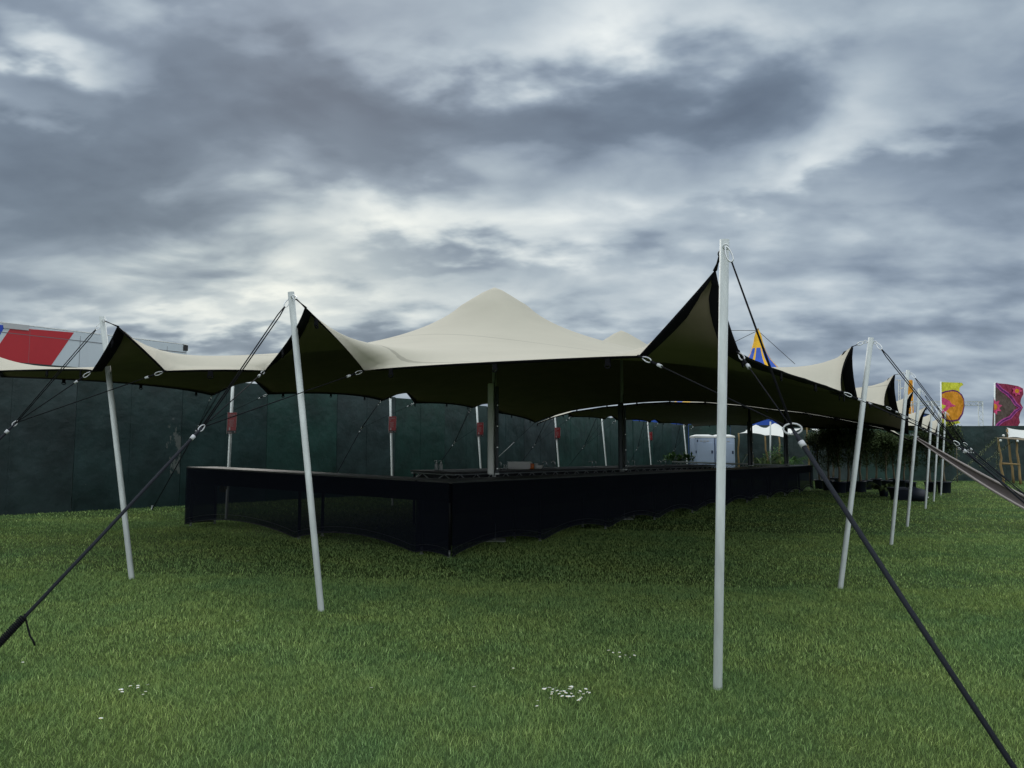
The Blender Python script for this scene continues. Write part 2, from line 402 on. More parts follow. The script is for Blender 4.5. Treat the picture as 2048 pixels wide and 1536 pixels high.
# ------------------------------------------------------------------ stretch membrane
def membrane(sides, ncell, fixed_in, qe=7.0, iters=900):
    """sides: 4 lists of control points (closed loop, corners shared); all control points pinned"""
    nu, nv = ncell
    def spread(ctrl, n):
        ctrl = [V(c) for c in ctrl]; d = [max((ctrl[i+1]-ctrl[i]).length, .05) for i in range(len(ctrl)-1)]
        tot = sum(d); idx = [0]; acc = 0
        for k in d[:-1]: acc += k; idx.append(round(acc/tot*n))
        idx.append(n)
        for k in range(1, len(idx)): idx[k] = max(idx[k], idx[k-1]+1)
        for k in range(len(idx)-2, -1, -1): idx[k] = min(idx[k], idx[k+1]-1)
        pts = []
        for k in range(len(ctrl)-1):
            for j in range(idx[k], idx[k+1]): pts.append(ctrl[k].lerp(ctrl[k+1], (j-idx[k])/(idx[k+1]-idx[k])))
        pts.append(ctrl[-1]); return pts, idx
    X = np.zeros((nv+1, nu+1, 3)); fix = np.zeros((nv+1, nu+1), bool)
    a, ia = spread(sides[0], nu); b, ib = spread(sides[1], nv); c, ic = spread(sides[2], nu); d, id_ = spread(sides[3], nv)
    A = np.array(a); B = np.array(b); C = np.array(c)[::-1]; D = np.array(d)[::-1]
    u = np.linspace(0, 1, nu+1)[None, :, None]; v = np.linspace(0, 1, nv+1)[:, None, None]
    X = (1-v)*A[None]+v*C[None]+(1-u)*D[:, None]+u*B[:, None]-((1-u)*(1-v)*A[0]+u*(1-v)*A[-1]+(1-u)*v*C[0]+u*v*C[-1])
    for i in ia: fix[0, i] = True
    for i in ib: fix[i, nu] = True
    for i in ic: fix[nv, nu-i] = True
    for i in id_: fix[nv-i, 0] = True
    for (px, py, pz, r0) in fixed_in:
        dd = np.hypot(X[..., 0]-px, X[..., 1]-py)
        j, i = np.unravel_index(np.argmin(dd), dd.shape)
        sh = np.array([px-X[j, i, 0], py-X[j, i, 1]])
        for jj in range(max(j-9, 1), min(j+10, nv)):
            for ii in range(max(i-9, 1), min(i+10, nu)):
                q = X[jj, ii, :2]+sh; r = math.hypot(q[0]-px, q[1]-py)
                if r <= r0:
                    X[jj, ii, 0], X[jj, ii, 1] = q; X[jj, ii, 2] = pz-.66*(math.sqrt(r*r+.004)-.063); fix[jj, ii] = True
    qh = np.ones((nv+1, nu)); qv = np.ones((nv, nu+1))
    qh[0] = qe; qh[-1] = qe; qv[:, 0] = qe; qv[:, -1] = qe
    def Lap(Z):
        o = np.zeros_like(Z); dh = (Z[:, 1:]-Z[:, :-1])*qh[..., None]; dv = (Z[1:]-Z[:-1])*qv[..., None]
        o[:, :-1] -= dh; o[:, 1:] += dh; o[:-1] -= dv; o[1:] += dv; return o
    free = (~fix)[..., None]
    x = X.copy(); r = -Lap(x)*free; p = r.copy(); rs = (r*r).sum((0, 1))
    for _ in range(iters):
        Ap = Lap(p)*free; al = rs/np.maximum((p*Ap).sum((0, 1)), 1e-20); x = x+al*p; r = r-al*Ap
        rn = (r*r).sum((0, 1)); p = r+(rn/np.maximum(rs, 1e-20))*p; rs = rn
        if rs.max() < 1e-9: break
    return x
def canopy(name, X, root, top, under, band=None, bandw=.11):
    nv, nu = X.shape[0]-1, X.shape[1]-1
    du = np.gradient(X, axis=1); dv = np.gradient(X, axis=0); N = np.cross(du, dv)
    N /= np.maximum(np.linalg.norm(N, axis=2, keepdims=True), 1e-9)
    N *= np.where(N[nv//2, nu//2, 2] > 0, 1, -1)
    w = nu+1; Xt = X+N*.004; Xb = X-N*.004
    vs = list(map(tuple, Xt.reshape(-1, 3)))+list(map(tuple, Xb.reshape(-1, 3))); off = (nv+1)*w
    fs = []; b = MB()
    ft = []
    for j in range(nv):
        for i in range(nu): a = j*w+i; ft += [(a, a+1, a+w+1), (a, a+w+1, a+w)]
    b.add(vs, ft, 0, True)
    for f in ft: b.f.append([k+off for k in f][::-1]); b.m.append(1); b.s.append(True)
    loop = [(0, i) for i in range(nu)]+[(j, nu) for j in range(nv)]+[(nv, i) for i in range(nu, 0, -1)]+[(j, 0) for j in range(nv, 0, -1)]
    n = len(loop)
    for k in range(n):
        a = loop[k]; c = loop[(k+1) % n]; ia = a[0]*w+a[1]; ic = c[0]*w+c[1]
        b.f.append([ia, ic, ic+off, ia+off]); b.m.append(2); b.s.append(False)
    o = b.build('canopy', [top, under, M['band']], root)
    edge = [V(X[a]) for a in loop]
    if band:
        s = MB(); vs = []; inns = []; nns = []
        for k, a in enumerate(loop):
            j, i = a; q = [min(max(j, 2), nv-2), min(max(i, 2), nu-2)]
            inn = V(X[q[0], q[1]])-V(X[a]); inns.append(inn.normalized()); nns.append(V(N[a]))
        for k, a in enumerate(loop):
            inn = sum((inns[(k+d) % n] for d in range(-2, 3)), V((0, 0, 0))).normalized(); nn = nns[k]
            e = V(X[a])
            vs += [e-inn*.010+nn*.003, e-inn*.010-nn*.016, e+inn*bandw-nn*.026]
        fs = []
        for k in range(n):
            a, c = k*3, ((k+1) % n)*3
            fs += [(a, c, c+1, a+1), (a+1, c+1, c+2, a+2)]
        s.add(vs, fs, 0, True); s.build('edge_band', band, root)
    return edge, N
def Z(p, z): return V((p.x, p.y, z))
def tabs(edge, root, step, skip=None):
    acc = 0; first = None
    for k in range(1, len(edge)):
        acc += (edge[k]-edge[k-1]).length
        if acc > step:
            acc = 0
            p = edge[k]; t = (edge[k]-edge[k-1]).normalized()
            b = MB(); b.box(p+V((0, 0, -.035)), (.05, .012, .07), (t, t.cross(V((0, 0, 1))).normalized(), V((0, 0, 1)))); 
            b.tube([p+t*.03*math.cos(a)+V((0, 0, -.07+.022*math.sin(a))) for a in [i*math.pi/4 for i in range(8)]], .007, 5, closed=True)
            b.build('edge_tab', M['band'], root)
OUT_S = -W  # outward on the right side
ties = {}; tips = {}
# near tent, image-anchored front points
tips['P1'] = atZ(1430, 541, 2.84); ties['P1'] = [atZ(1279, 712, 2.28), atZ(1475, 702, 2.29)]
tips['P2'] = atZ(611, 615, 2.86); ties['P2'] = [atZ(729, 741, 2.38), atZ(530, 741, 2.42)]
tips['P3'] = atZ(236, 653, 2.86); ties['P3'] = [atZ(331, 742, 2.40), atZ(186, 741, 2.42)]
tips['L0'] = P(-72, 664, 10.7); ties['L0'] = [P(-14, 742, 10.0), P(3, 753, 12.0)]
for i in range(1, 7):
    g, top = poles['R%d' % i]; t, w = inv(g)
    dz = 0 if i < 5 else -.02
    tips['R%d' % i] = T(t-.02, w-.14, 2.79-.01*i); ties['R%d' % i] = [T(t-.62, w+.06, 2.30-.03*i), T(t+.62, w+.06, 2.29-.04*i)]
tips['R1'] = P(1703, 694, poles['R1'][0].y-.05); ties['R1'] = [P(1682, 783, 8.35), P(1713, 795, 9.3)]
tips['R2'] = P(1788, 750, poles['R2'][0].y-.05); ties['R2'] = [P(1768, 812, 12.5), P(1797, 826, 13.55)]
tips['R3'] = P(1825, 784, poles['R3'][0].y-.05); ties['R3'] = [P(1806, 830, 15.7), P(1817, 868, 16.9)]
for i in range(1, 8):
    g, top = poles['L%d' % i]; t, w = inv(g)
    tips['L%d' % i] = T(t, w+.10, 3.06); ties['L%d' % i] = [T(t-.62, w-.12, 2.70), T(t+.62, w-.12, 2.70)]
tips['L1'] = P(497, 749, poles['L1'][0].y+.1); ties['L1'] = [P(424, 790, poles['L1'][0].y-.4), P(537, 788, poles['L1'][0].y+.7)]
tips['L2'] = P(806, 776, poles['L2'][0].y+.1); ties['L2'] = [P(763, 801, poles['L2'][0].y-.45), P(830, 806, poles['L2'][0].y+.6)]
tips['L3'] = P(972, 800, poles['L3'][0].y+.1); ties['L3'] = [P(943, 815, poles['L3'][0].y-.5), P(998, 826, poles['L3'][0].y+.6)]
# end seam of the near tent
seamL = P(1070, 845, Lp[2].y+2.6); seamR = ties['R3'][1]
gap_px = [(1100, 833), (1142, 821), (1201, 812), (1282, 804), (1332, 801.5), (1410, 803), (1489, 810), (1541, 817), (1606, 824), (1671, 835), (1729, 847), (1778, 858)]
seam = [seamL]
for (px, py) in gap_px:
    d = ray(px, py); a, b = seamL, seamR
    # intersect vertical plane through a,b
    n = V((b-a).xy.to_3d()).cross(V((0, 0, 1))); k = n.dot(a-CO)/n.dot(d); seam.append(CO+d*k)
seam.append(seamR)
KT = [(5.7, 5.55), (11.1, 5.55), (22.0, 5.55), (27.6, 5.55)]
kp = []
for (t, w), px, py in zip(KT, (988, 1245, 1480, 1565), (575, 661, 0, 0)):
    g = T(t, w)
    if py:
        g = onT(px, 0, w); z = P(px, py, g.y).z
    else: z = 4.15
    kp.append((g.x, g.y, z))
print('KINGS', kp)
def tent(name, sides, ncell, kings, label):
    root = thing(name, (kings[0][0], kings[0][1], gz(kings[0][0], kings[0][1])), label, 'tent')
    X = membrane(sides, ncell, [(k[0], k[1], k[2], .62) for k in kings], qe=24)
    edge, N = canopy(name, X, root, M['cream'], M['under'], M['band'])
    tabs(edge, root, 1.15)
    return root, X
sA = [tips['P1'], ties['P1'][0], ties['P2'][0], tips['P2'], ties['P2'][1], ties['P3'][0], tips['P3'], ties['P3'][1], ties['L0'][0], tips['L0']]
sB = [tips['L0'], ties['L0'][1]]
for i in (1, 2, 3): sB += [ties['L%d' % i][0], tips['L%d' % i], ties['L%d' % i][1]]
sB += [seamL]
sC = seam
sD = [seamR, tips['R3'], ties['R3'][0], ties['R2'][1], tips['R2'], ties['R2'][0], ties['R1'][1], tips['R1'], ties['R1'][0], P(1650, 771, 7.95), P(1608, 757, 7.4), P(1562, 742, 6.75), P(1518, 725, 6.15), ties['P1'][1], tips['P1']]
near_tent, X1 = tent('stretch_tent', [sA, sB, sC, sD], (84, 120), kp[:2], 'large cream stretch tent with two visible peaks covering the near half of the bar')
off = U*.17+V((0, 0, -.022))
sA2 = [p+off for p in seam[::-1]]
sA2[0] = seamR+U*.5+V((0, 0, -.15))
sB2 = [sA2[-1]]
for i in (4, 5, 6): sB2 += [ties['L%d' % i][0], tips['L%d' % i], ties['L%d' % i][1]]
sB2 += [ties['L7'][0], tips['L7']]
e1 = P(1541, 836, Lp[6].y-3.6)
e0 = P(1497, 851, Lp[6].y-2.4); e2 = P(1565, 854, Lp[6].y-4.6); e3 = P(1640, 858, Lp[6].y-6.8)
tR6, wR6 = inv(poles['R6'][0])
endR = T(tR6+1.2, wR6+.3, 2.2)
sC2 = [tips['L7'], ties['L7'][1]-V((0, 0, .04)), e0, e1, e2, e3, endR]
sD2 = [endR, ties['R6'][1], tips['R6'], ties['R6'][0], ties['R5'][1], tips['R5'], ties['R5'][0], ties['R4'][1], tips['R4'], ties['R4'][0], sA2[0]]
far_tent, X2 = tent('stretch_tent', [sA2, sB2, sC2, sD2], (72, 100), kp[2:], 'cream stretch tent pitched behind the near one over the far end of the bar')
# ------------------------------------------------------------------ hardware
def karab(b, p, q, r=.0055, wd=.028):
    """pear shaped snap hook from p to q"""
    p, q = V(p), V(q); d = q-p; L = d.length; d.normalize()
    x, y, _ = ortho(d); y = y if abs(y.z) < abs(x.z) else x
    y = d.cross(CO-p).normalized()
    pts = []
    for k in range(14):
        a = 2*math.pi*k/14; s = .5-.5*math.cos(a); ww = wd*(.55+.45*s)
        pts.append(p+d*L*s+y*ww*math.sin(a))
    b.tube(pts, r, 7, closed=True)
def ring_at(b, c, n, R, r=.006, el=1.0, up=None):
    x, y, _ = ortho(n)
    if up is not None: y = V(up).normalized(); x = y.cross(V(n)).normalized()
    b.tube([V(c)+x*R*math.cos(2*math.pi*k/18)+y*R*el*math.sin(2*math.pi*k/18) for k in range(18)], r, 7, closed=True)
def tent_pole(key, label, r=.0305):
    g, top = poles[key]; root = thing('tent_pole', g, label, 'tent pole', 'poles round the stretch tents')
    d = (top-g).normalized(); b = MB()
    b.lathe(g-V((0, 0, .02)), [(r, 0), (r, (top-g).length+.0), (r*.86, (top-g).length), (r*.86, (top-g).length-.15)], 24, ax=d, cap=False)
    bot = b.build('pole', M['steel'] if key[0] in 'PR' else M['steelL'], root)
    tip = tips[key]; side = (tip-top); side = (side-d*side.dot(d)); 
    if side.length < .05: side = V((g-top).xy.to_3d())
    side.normalize()
    ez = top-d*.075
    eyes = []
    for s in (1, -1):
        b = MB(); c = ez+side*s*(r+.022); ring_at(b, c, (CO-c).normalized() , .017, .005); b.tube([ez+side*s*r*.6, ez+side*s*(r+.008)], .007, 8); b.build('eye_bolt', M['chrome'], root); eyes.append(c+side*s*.012)
    # snap hook toward the canopy corner
    L = (tip-eyes[0]).length; kq = eyes[0].lerp(tip, min(.55, .10/L if L > .12 else .5))
    b = MB(); karab(b, eyes[0], kq, .005, .022); b.build('snap_hook', M['darkmetal'] if key == 'P1' else M['chrome'], root)
    tent_root = near_tent if key in ('P1', 'P2', 'P3', 'L0', 'L1', 'L2', 'L3', 'R1', 'R2', 'R3') else far_tent
    b = MB(); b.tube([kq, kq.lerp(tip, .5), tip], [.012, .008, .016], 6, flat=.5); b.build('corner_loop', M['band'], tent_root)
    return root, eyes[1]
PL = {
 'P1': 'nearest and tallest grey pole standing alone in the grass right of centre',
 'P2': 'grey pole leaning left in front of the near end of the black bar',
 'P3': 'grey pole leaning left, leftmost of those in the front lawn',
 'L0': 'pole at the near left corner of the near tent, beyond the left frame edge',
 'R1': 'nearest pole of the leaning row on the right, just right of the front tall pole',
 'R2': 'second nearest pole of the leaning row on the right',
 'R3': 'third nearest pole of the leaning row on the right, in front of the potted trees',
 'R4': 'fourth pole of the leaning row on the right, left of a pair close together',
 'R5': 'fifth pole of the leaning row on the right, left one of the far close pair',
 'R6': 'farthest pole of the leaning row on the right, beside the last plant pot',
 'L1': 'slim pole with a red sign behind the left end of the bar counter',
 'L2': 'slim pole with a red sign by the fence, second from the left',
 'L3': 'slim pole with a red sign just left of the thick centre post',
 'L4': 'slim pole with a red sign by the fence, right of the stacked trays',
 'L5': 'slim pole without a sign between the two rightmost signed poles by the fence',
 'L6': 'slim pole with the rightmost red sign, just right of the second centre post',
 'L7': 'slim pole without a sign just left of the white toilet cabins'}
ring_spec = {}
for key in PL:
    root, eye = tent_pole(key, PL[key])
    g, top = poles[key]
    if key == 'P1': anc = V((g.x+.93*1.02, g.y-1.86, 0)); fr = .315; rz = 1.70
    elif key in ('P2', 'P3'): anc = V((g.x-2.05, g.y-1.45, 0)); fr = .41; rz = 1.76
    elif key == 'L0': anc = V((g.x-2, g.y+.2, 0)); fr = .4; rz = 1.7
    elif key[0] == 'R': anc = g-W*2.9; fr = .36; rz = 1.70
    else: anc = g+W*(2.6 if key not in ('L6', 'L7') else 1.7); fr = .42; rz = 1.70
    anc = Z(anc, gz(anc.x, anc.y)-.02)
    if key == 'P2':      # keep the far part of the line just outside the left frame edge
        anc = G(-78, 1362); anc.z -= .02
    rg = g.lerp(anc, fr); rg.z = rz+gz(g.x, g.y)
    if key == 'P1': rg = P(1585, 858, rg.y)
    if key == 'P2': rg = P(404, 855, rg.y)
    if key == 'P3': rg = P(31, 846, rg.y)
    if key == 'R1': rg = P(1912, 886, 8.15)
    if key == 'R2': rg = P(1930, 888, 12.2)
    if key == 'L1': rg = P(397, 853, rg.y)
    if key == 'L2': rg = P(723, 856, rg.y)
    side = {'P': 'front lawn', 'R': 'right side row', 'L': 'fence side row'}[key[0]]
    lab = {'P1': 'black guy rope with large white ring, running from the tallest pole to lower right',
           'P2': 'black guy rope wrapped with cord, running from the second left pole to lower left',
           'P3': 'black guy rope from the leftmost front pole leaving at the left frame edge',
           'L0': 'black guy rope at the near left tent corner beyond the left frame edge',
           'L1': 'black guy rope staked by the fence just left of the bar end',
           'L2': 'black guy rope staked by the fence beside the second red sign pole',
           'L3': 'black guy rope behind the pump bottles, staked by the fence',
           'L4': 'black guy rope slanting behind the stacked white trays',
           'L5': 'black guy rope of the unsigned pole left of the second centre post',
           'L6': 'black guy rope of the pole with the rightmost red sign',
           'L7': 'black guy rope of the pole just left of the toilet cabins'}.get(key) or \
        'black guy rope running right from the %s pole of the leaning row' % {'R1': 'nearest', 'R2': 'second', 'R3': 'third', 'R4': 'fourth', 'R5': 'fifth', 'R6': 'farthest'}[key]
    gr = thing('guy_rope', anc, lab, 'guy rope', 'guy ropes of the stretch tents')
    near = key[0] == 'P'
    rr = .0055 if key != 'P1' else .006
    # snap hook at the pole, then doubled rope to the ring
    d = (rg-eye).normalized(); b = MB(); kq = eye+d*.11; karab(b, eye, kq, .0055, .024); b.build('snap_hook', M['chrome'], gr)
    b = MB(); sd = d.cross(CO-eye).normalized()
    e0_ = kq; 
    if key == 'P1': b.tube([kq, kq.lerp(rg, .5), rg], [.008, .010, .014], 8, flat=.6)
    else:
        b.tube([kq+sd*.002, kq.lerp(rg, .08)+sd*.011, rg+sd*.006], rr, 6); b.tube([kq-sd*.002, kq.lerp(rg, .08)-sd*.011, rg-sd*.006], rr, 6)
    b.build('top_line', M['rope'], gr)
    n = (CO-rg).normalized()
    b = MB(); ad = (anc-rg).normalized()
    if key == 'P1': ring_at(b, rg, n, .054, .0062, .62)
    else: karab(b, rg-ad*.03, rg+ad*.04, .0055, .022)
    b.build('ring', M['tag'] if near else M['chrome'], gr)
    for tp in ties[key]:
        d = (rg-tp).normalized(); L = (rg-tp).length
        b = MB(); karab(b, tp+d*.03, tp+d*.125, .005, .020); b.build('snap_hook', M['chrome'] if not near else M['tag'], gr)
        b = MB(); b.tube([tp-d*.01, tp+d*.05], [.02, .009], 6, flat=.4); b.tube([tp+d*.125, tp+d*.20], .010, 7); b.tube([tp+d*.19, rg], .0052 if near else .0045, 6); b.build('tie_line', M['rope'], gr)
        b = MB(); b.tube([tp+d*.195, tp+d*.235], .0135, 8); b.build('tag_sleeve', M['tag'], gr)
    b = MB()
    wd = .017 if near else .013
    b.tube([rg, rg.lerp(anc, .04), rg.lerp(anc, .5)-V((0, 0, .01)), anc], [wd*.6, wd, wd, wd*.9], 8, flat=.75)
    b.build('anchor_line', M['strap'], gr)
    b = MB(); b.tube([rg+ad*.10, rg+ad*.14], wd*1.12, 8); b.build('tag_sleeve', M['tag'], gr)
    b = MB(); sd2 = V((ad.x, ad.y, 0)).normalized()
    b.tube([anc+sd2*.06-V((0, 0, .12)), anc-sd2*.03+V((0, 0, .11))], .013, 8); b.lathe(anc-sd2*.03+V((0, 0, .11)), [(.022, 0), (.022, .012)], 10)
    b.build('ground_stake', M['steel'], gr)
    if key == 'P2':   # cord wrapped round the lower end and its dangling tail
        b = MB(); a = None
        best = min(range(400), key=lambda k: abs(proj(rg.lerp(anc, k/400))[0]-47)); t0 = best/400
        x, y, _ = ortho(ad); pts = []
        for k in range(0, 420):
            t = k/420; c = rg.lerp(anc, t0+(.985-t0)*t); an = k*2*math.pi/12; pts.append(c+x*.021*math.cos(an)+y*.021*math.sin(an))
        b.tube(pts, .0065, 5)
        p0 = rg.lerp(anc, t0); ln = p0.y
        q = [P(49, 1228, ln), P(55, 1252, ln+.02), P(60, 1272, ln), P(66, 1281, ln-.01), P(70, 1291, ln)]
        b.tube(q, .006, 6); b.build('wrapped_cord', M['rope'], gr)
a_ = seamL; e_ = seamL+W*3.0; e_.z = gz(e_.x, e_.y)
gr = thing('guy_rope', e_, 'guy rope with a pale reflective length, slanting right of the thick centre post', 'guy rope', 'guy ropes of the stretch tents')
b = MB(); b.tube([a_, e_], .006, 6); b.build('rope', M['rope'], gr)
b = MB(); b.tube([a_.lerp(e_, .28), a_.lerp(e_, .5)], [.006, .014], 6); b.build('reflective_sleeve', M['tag'], gr)
# ------------------------------------------------------------------ king poles
KL = ['thick centre post with pale light fitting and cables, nearest of those rising from the bar',
      'second nearest centre post rising from the middle of the bar, right of the first',
      'third centre post, square, seen beside the right toilet cabin',
      'farthest centre post near the far end of the bar, under the tent']
for (x, y, z), lab, k in zip(kp, KL, range(4)):
    g = V((x, y, gz(x, y))); root = thing('centre_post', g, lab, 'post', 'centre posts holding up the tents')
    b = MB(); b.tube([g, V((x, y, z-.2))], .036, 16); b.build('pole', M['darkmetal'] if k > 1 else M['steel'], root)
    b = MB(); b.lathe((x, y, z-.40), [(.04, 0), (.22, .03), (.15, .14), (.04, .30)], 20); b.build('top_cap', M['black'], root)
    vx = V((1, 0, 0)); c = V((x-.055, y-.07, 0))
    b = MB(); b.box(Z(c, 1.12+g.z+.78), (.105, .06, 1.56), bev=.02); b.build('light_batten', M['white'] if k == 0 else M['truss'], root)
    b = MB(); b.box((x+.055, y-.05, g.z+1.12+.75), (.05, .05, 1.5), bev=.006); 
    b.build('channel', M['truss'], root)
    b = MB()
    for i in range(4): b.lathe((x+.06, y-.082, g.z+1.22+i*.36), [(.018, 0), (.018, .02), (.008, .03)], 10, ax=(0, -1, 0))
    b.build('clamp_bolts', M['chrome'], root)
    b = MB(); pts = [V((x+.012+.012*math.sin(i*1.3), y-.085, g.z+1.1+i*.16)) for i in range(12)]; b.tube(pts, .008, 6); b.build('cable', M['black'], root)
    b = MB(); b.box((x, y, g.z+.01), (.4, .4, .02), bev=.004); b.build('base_plate', M['steel'], root)
    b = MB(); b.box((x, y-.04, g.z+1.13), (.18, .10, .03), bev=.004); b.build('bracket', M['steel'], root)
# ------------------------------------------------------------------ bar
B0 = G(900, 1117); BH = 1.08
def Bp(l, w, z=0):
    p = B0+U*l+W*w; p.z = gz(p.x, p.y)+z; return p
BL, BW, BD = 26.0, 6.1, .62
def slab(b, l0, l1, w0, w1, z0, z1, mi=0, n=None):
    n = n or max(1, int(max(l1-l0, w1-w0)/1.2)); alongL = (l1-l0) > (w1-w0)
    vs = []; fs = []
    for i in range(n+1):
        t = i/n
        if alongL: c = [(l0+(l1-l0)*t, w0), (l0+(l1-l0)*t, w1)]
        else: c = [(l0, w0+(w1-w0)*t), (l1, w0+(w1-w0)*t)]
        for (l, w) in c: vs += [Bp(l, w, z0), Bp(l, w, z1)]
    for i in range(n):
        a = i*4; c = a+4
        fs += [(a, a+1, c+1, c), (a+2, c+2, c+3, a+3), (a+1, a+3, c+3, c+1), (a, c, c+2, a+2)]
    fs += [(0, 2, 3, 1), (n*4, n*4+1, n*4+3, n*4+2)]
    b.add(vs, fs, mi)
def trussrun(b, pf, n, h=.2, r=.012):
    """pf(t)->top point for t in 0..1; zigzag ladder of n bays"""
    top = [pf(i/n) for i in range(n+1)]; bot = [p-V((0, 0, h)) for p in top]
    b.tube(top, r*1.3, 6); b.tube(bot, r*1.3, 6)
    for i in range(n):
        if i % 2: b.tube([top[i], bot[i+1]], r, 5)
        else: b.tube([bot[i], top[i+1]], r, 5)
def skirt(pf, n, bays, root, material, sag=.16, low=.03, span=6):
    """mesh curtain following pf(t, z); scalloped hem held down at bay ends"""
    b = MB(); vs = []; rows = 5; tb = [k for k in bays]
    hem = []
    for i in range(n+1):
        t = i/n; 
        for k in range(len(tb)-1):
            if tb[k] <= t <= tb[k+1]+1e-6: u = (t-tb[k])/(tb[k+1]-tb[k]); break
        s = math.sin(math.pi*u)**.8 if 0 < u < 1 else 0
        bw_ = (tb[k+1]-tb[k])*span; z0 = low+sag*min(1, bw_/2.4)*s
        for j in range(rows+1):
            f = j/rows; z = z0+(BH-.02-z0)*f
            inw = .05*math.sin(math.pi*f)*s
            vs.append((pf(t, z, inw)))
        hem.append(vs[-rows-1].copy())
    w = rows+1
    b.add(vs, [(i*w+j, (i+1)*w+j, (i+1)*w+j+1, i*w+j+1) for i in range(n) for j in range(rows)], 0, True)
    o = b.build('mesh_skirt', material, root)
    b = MB(); b.tube(hem, .007, 5); b.tube([h+V((0, 0, .09)) for h in hem], .004, 5); b.build('hem', M['black'], root)
    return o
def bar():
    root = thing('bar_counter', Bp(0, 0), 'long black three sided bar counter wrapped in black see-through mesh under the tents', 'bar counter')
    b = MB(); slab(b, 0, BL, -.03, BD, BH-.03, BH, n=20); b.build('worktop', M['worktop'], root)
    b = MB(); slab(b, -.03, BD, BD+.004, BW, BH-.027, BH+.003, n=5); b.build('worktop', M['worktop'], root)
    b = MB(); slab(b, BL-BD, BL+.03, BD+.004, BW, BH-.027, BH+.003, n=5); b.build('worktop', M['worktop'], root)
    legs = []
    lb = [0]+[2.62*i for i in range(1, 10)]+[BL-.05]
    for l in lb: legs += [(l+.06 if l < 1 else l, .06), (l+.06 if l < 1 else l, BD-.05)]
    for w in (3.25-.1, BW-.06): legs += [(.06, w), (BD-.05, w)]
    for w in (2.9, BW): legs += [(BL-.06, w), (BL-BD+.05, w)]
    for (l, w) in legs:
        b = MB(); p = Bp(l, w); b.tube([p+V((0, 0, .11)), p+V((0, 0, BH-.05))], .026, 10); lg = b.build('leg', M['black'], root)
        b = MB(); b.tube([p-V((0, 0, .01)), p+V((0, 0, .11))], .02, 10); b.lathe(p, [(.035, 0), (.03, .012)], 12); b.build('foot', M['silver'], lg)
    b = MB(); 
    for w in (.05, BD-.04): trussrun(b, lambda t, w=w: Bp(BL*t, w, BH-.06), 84)
    for l in (.05, BD-.04): trussrun(b, lambda t, l=l: Bp(l, BD+(BW-BD)*t, BH-.06), 18)
    b.build('truss_rail', M['truss'], root)
    b = MB()
    for l in (BL-.04, BL-BD+.04): trussrun(b, lambda t, l=l: Bp(l, BD+(BW-BD)*t, BH-.05), 18)
    slab(b, BL-BD-.02, BL-BD+.0, BD+.01, BW, BH-.035, BH+.012, n=5)
    b.build('truss_rail', M['silver'], root)
    bl = [l/BL for l in lb]; bl[-1] = 1
    skirt(lambda t, z, i: Bp(BL*t, -.035+i, z), 160, bl, root, M['scrimdense'], sag=.16, span=BL)
    skirt(lambda t, z, i: Bp(BL*t, BD+.01-i*.3, z), 60, [0, .5, 1], root, M['scrimdense'], sag=.05)
    wb = [0, 1-3.15/BW-.0, 1]
    wb = [0, .65/BW, 3.15/BW, 1]
    skirt(lambda t, z, i: Bp(-.035+i, BW*t, z), 60, wb, root, M['scrim'], sag=.17)
    skirt(lambda t, z, i: Bp(BD*t, BW+.012-i, z), 8, [0, 1], root, M['scrimdense'], sag=.03, span=1)
    # short double cloth behind the rail (fascia under the worktop)
    b = MB()
    for (l0, l1, w0, w1) in ((0, BL, .02, .021), (.02, .021, 0, BW)):
        slab(b, l0, l1, w0, w1, BH-.30, BH-.03, n=20)
    b.build('fascia', M['scrimdense'], root)
    return root
bar_root = bar()
def island():
    root = thing('back_bar_counter', Bp(3.1, 2.25), 'narrower black service counter inside the bar with truss sides', 'counter')
    l0, l1, w0, w1 = 3.1, 19.6, 2.25, 3.35
    b = MB(); slab(b, l0, l1, w0, w1, BH-.03, BH, n=14); b.build('worktop', M['worktop'], root)
    b = MB()
    for w in (w0+.05, w1-.05): trussrun(b, lambda t, w=w: Bp(l0+(l1-l0)*t, w, BH-.055), 60, .17)
    for l in (l0+.05, l1-.05): trussrun(b, lambda t, l=l: Bp(l, w0+(w1-w0)*t, BH-.055), 4, .17)
    b.build('truss_rail', M['silver'], root)
    b = MB(); slab(b, l0-.01, l1, w0-.01, w1+.01, BH-.31, BH-.28, n=14); b.build('lower_shelf', M['truss'], root)
    b = MB(); slab(b, l0+.12, l1-.12, w0+.12, w1-.12, .25, BH-.05, n=14); b.build('cupboard', M['black'], root)
    for i in range(8):
        for w in (w0+.06, w1-.06):
            p = Bp(l0+.06+(l1-l0-.12)*i/7, w); b = MB(); b.tube([p, p+V((0, 0, BH-.04))], .024, 8); b.build('leg', M['black'], root)
    return root
island()
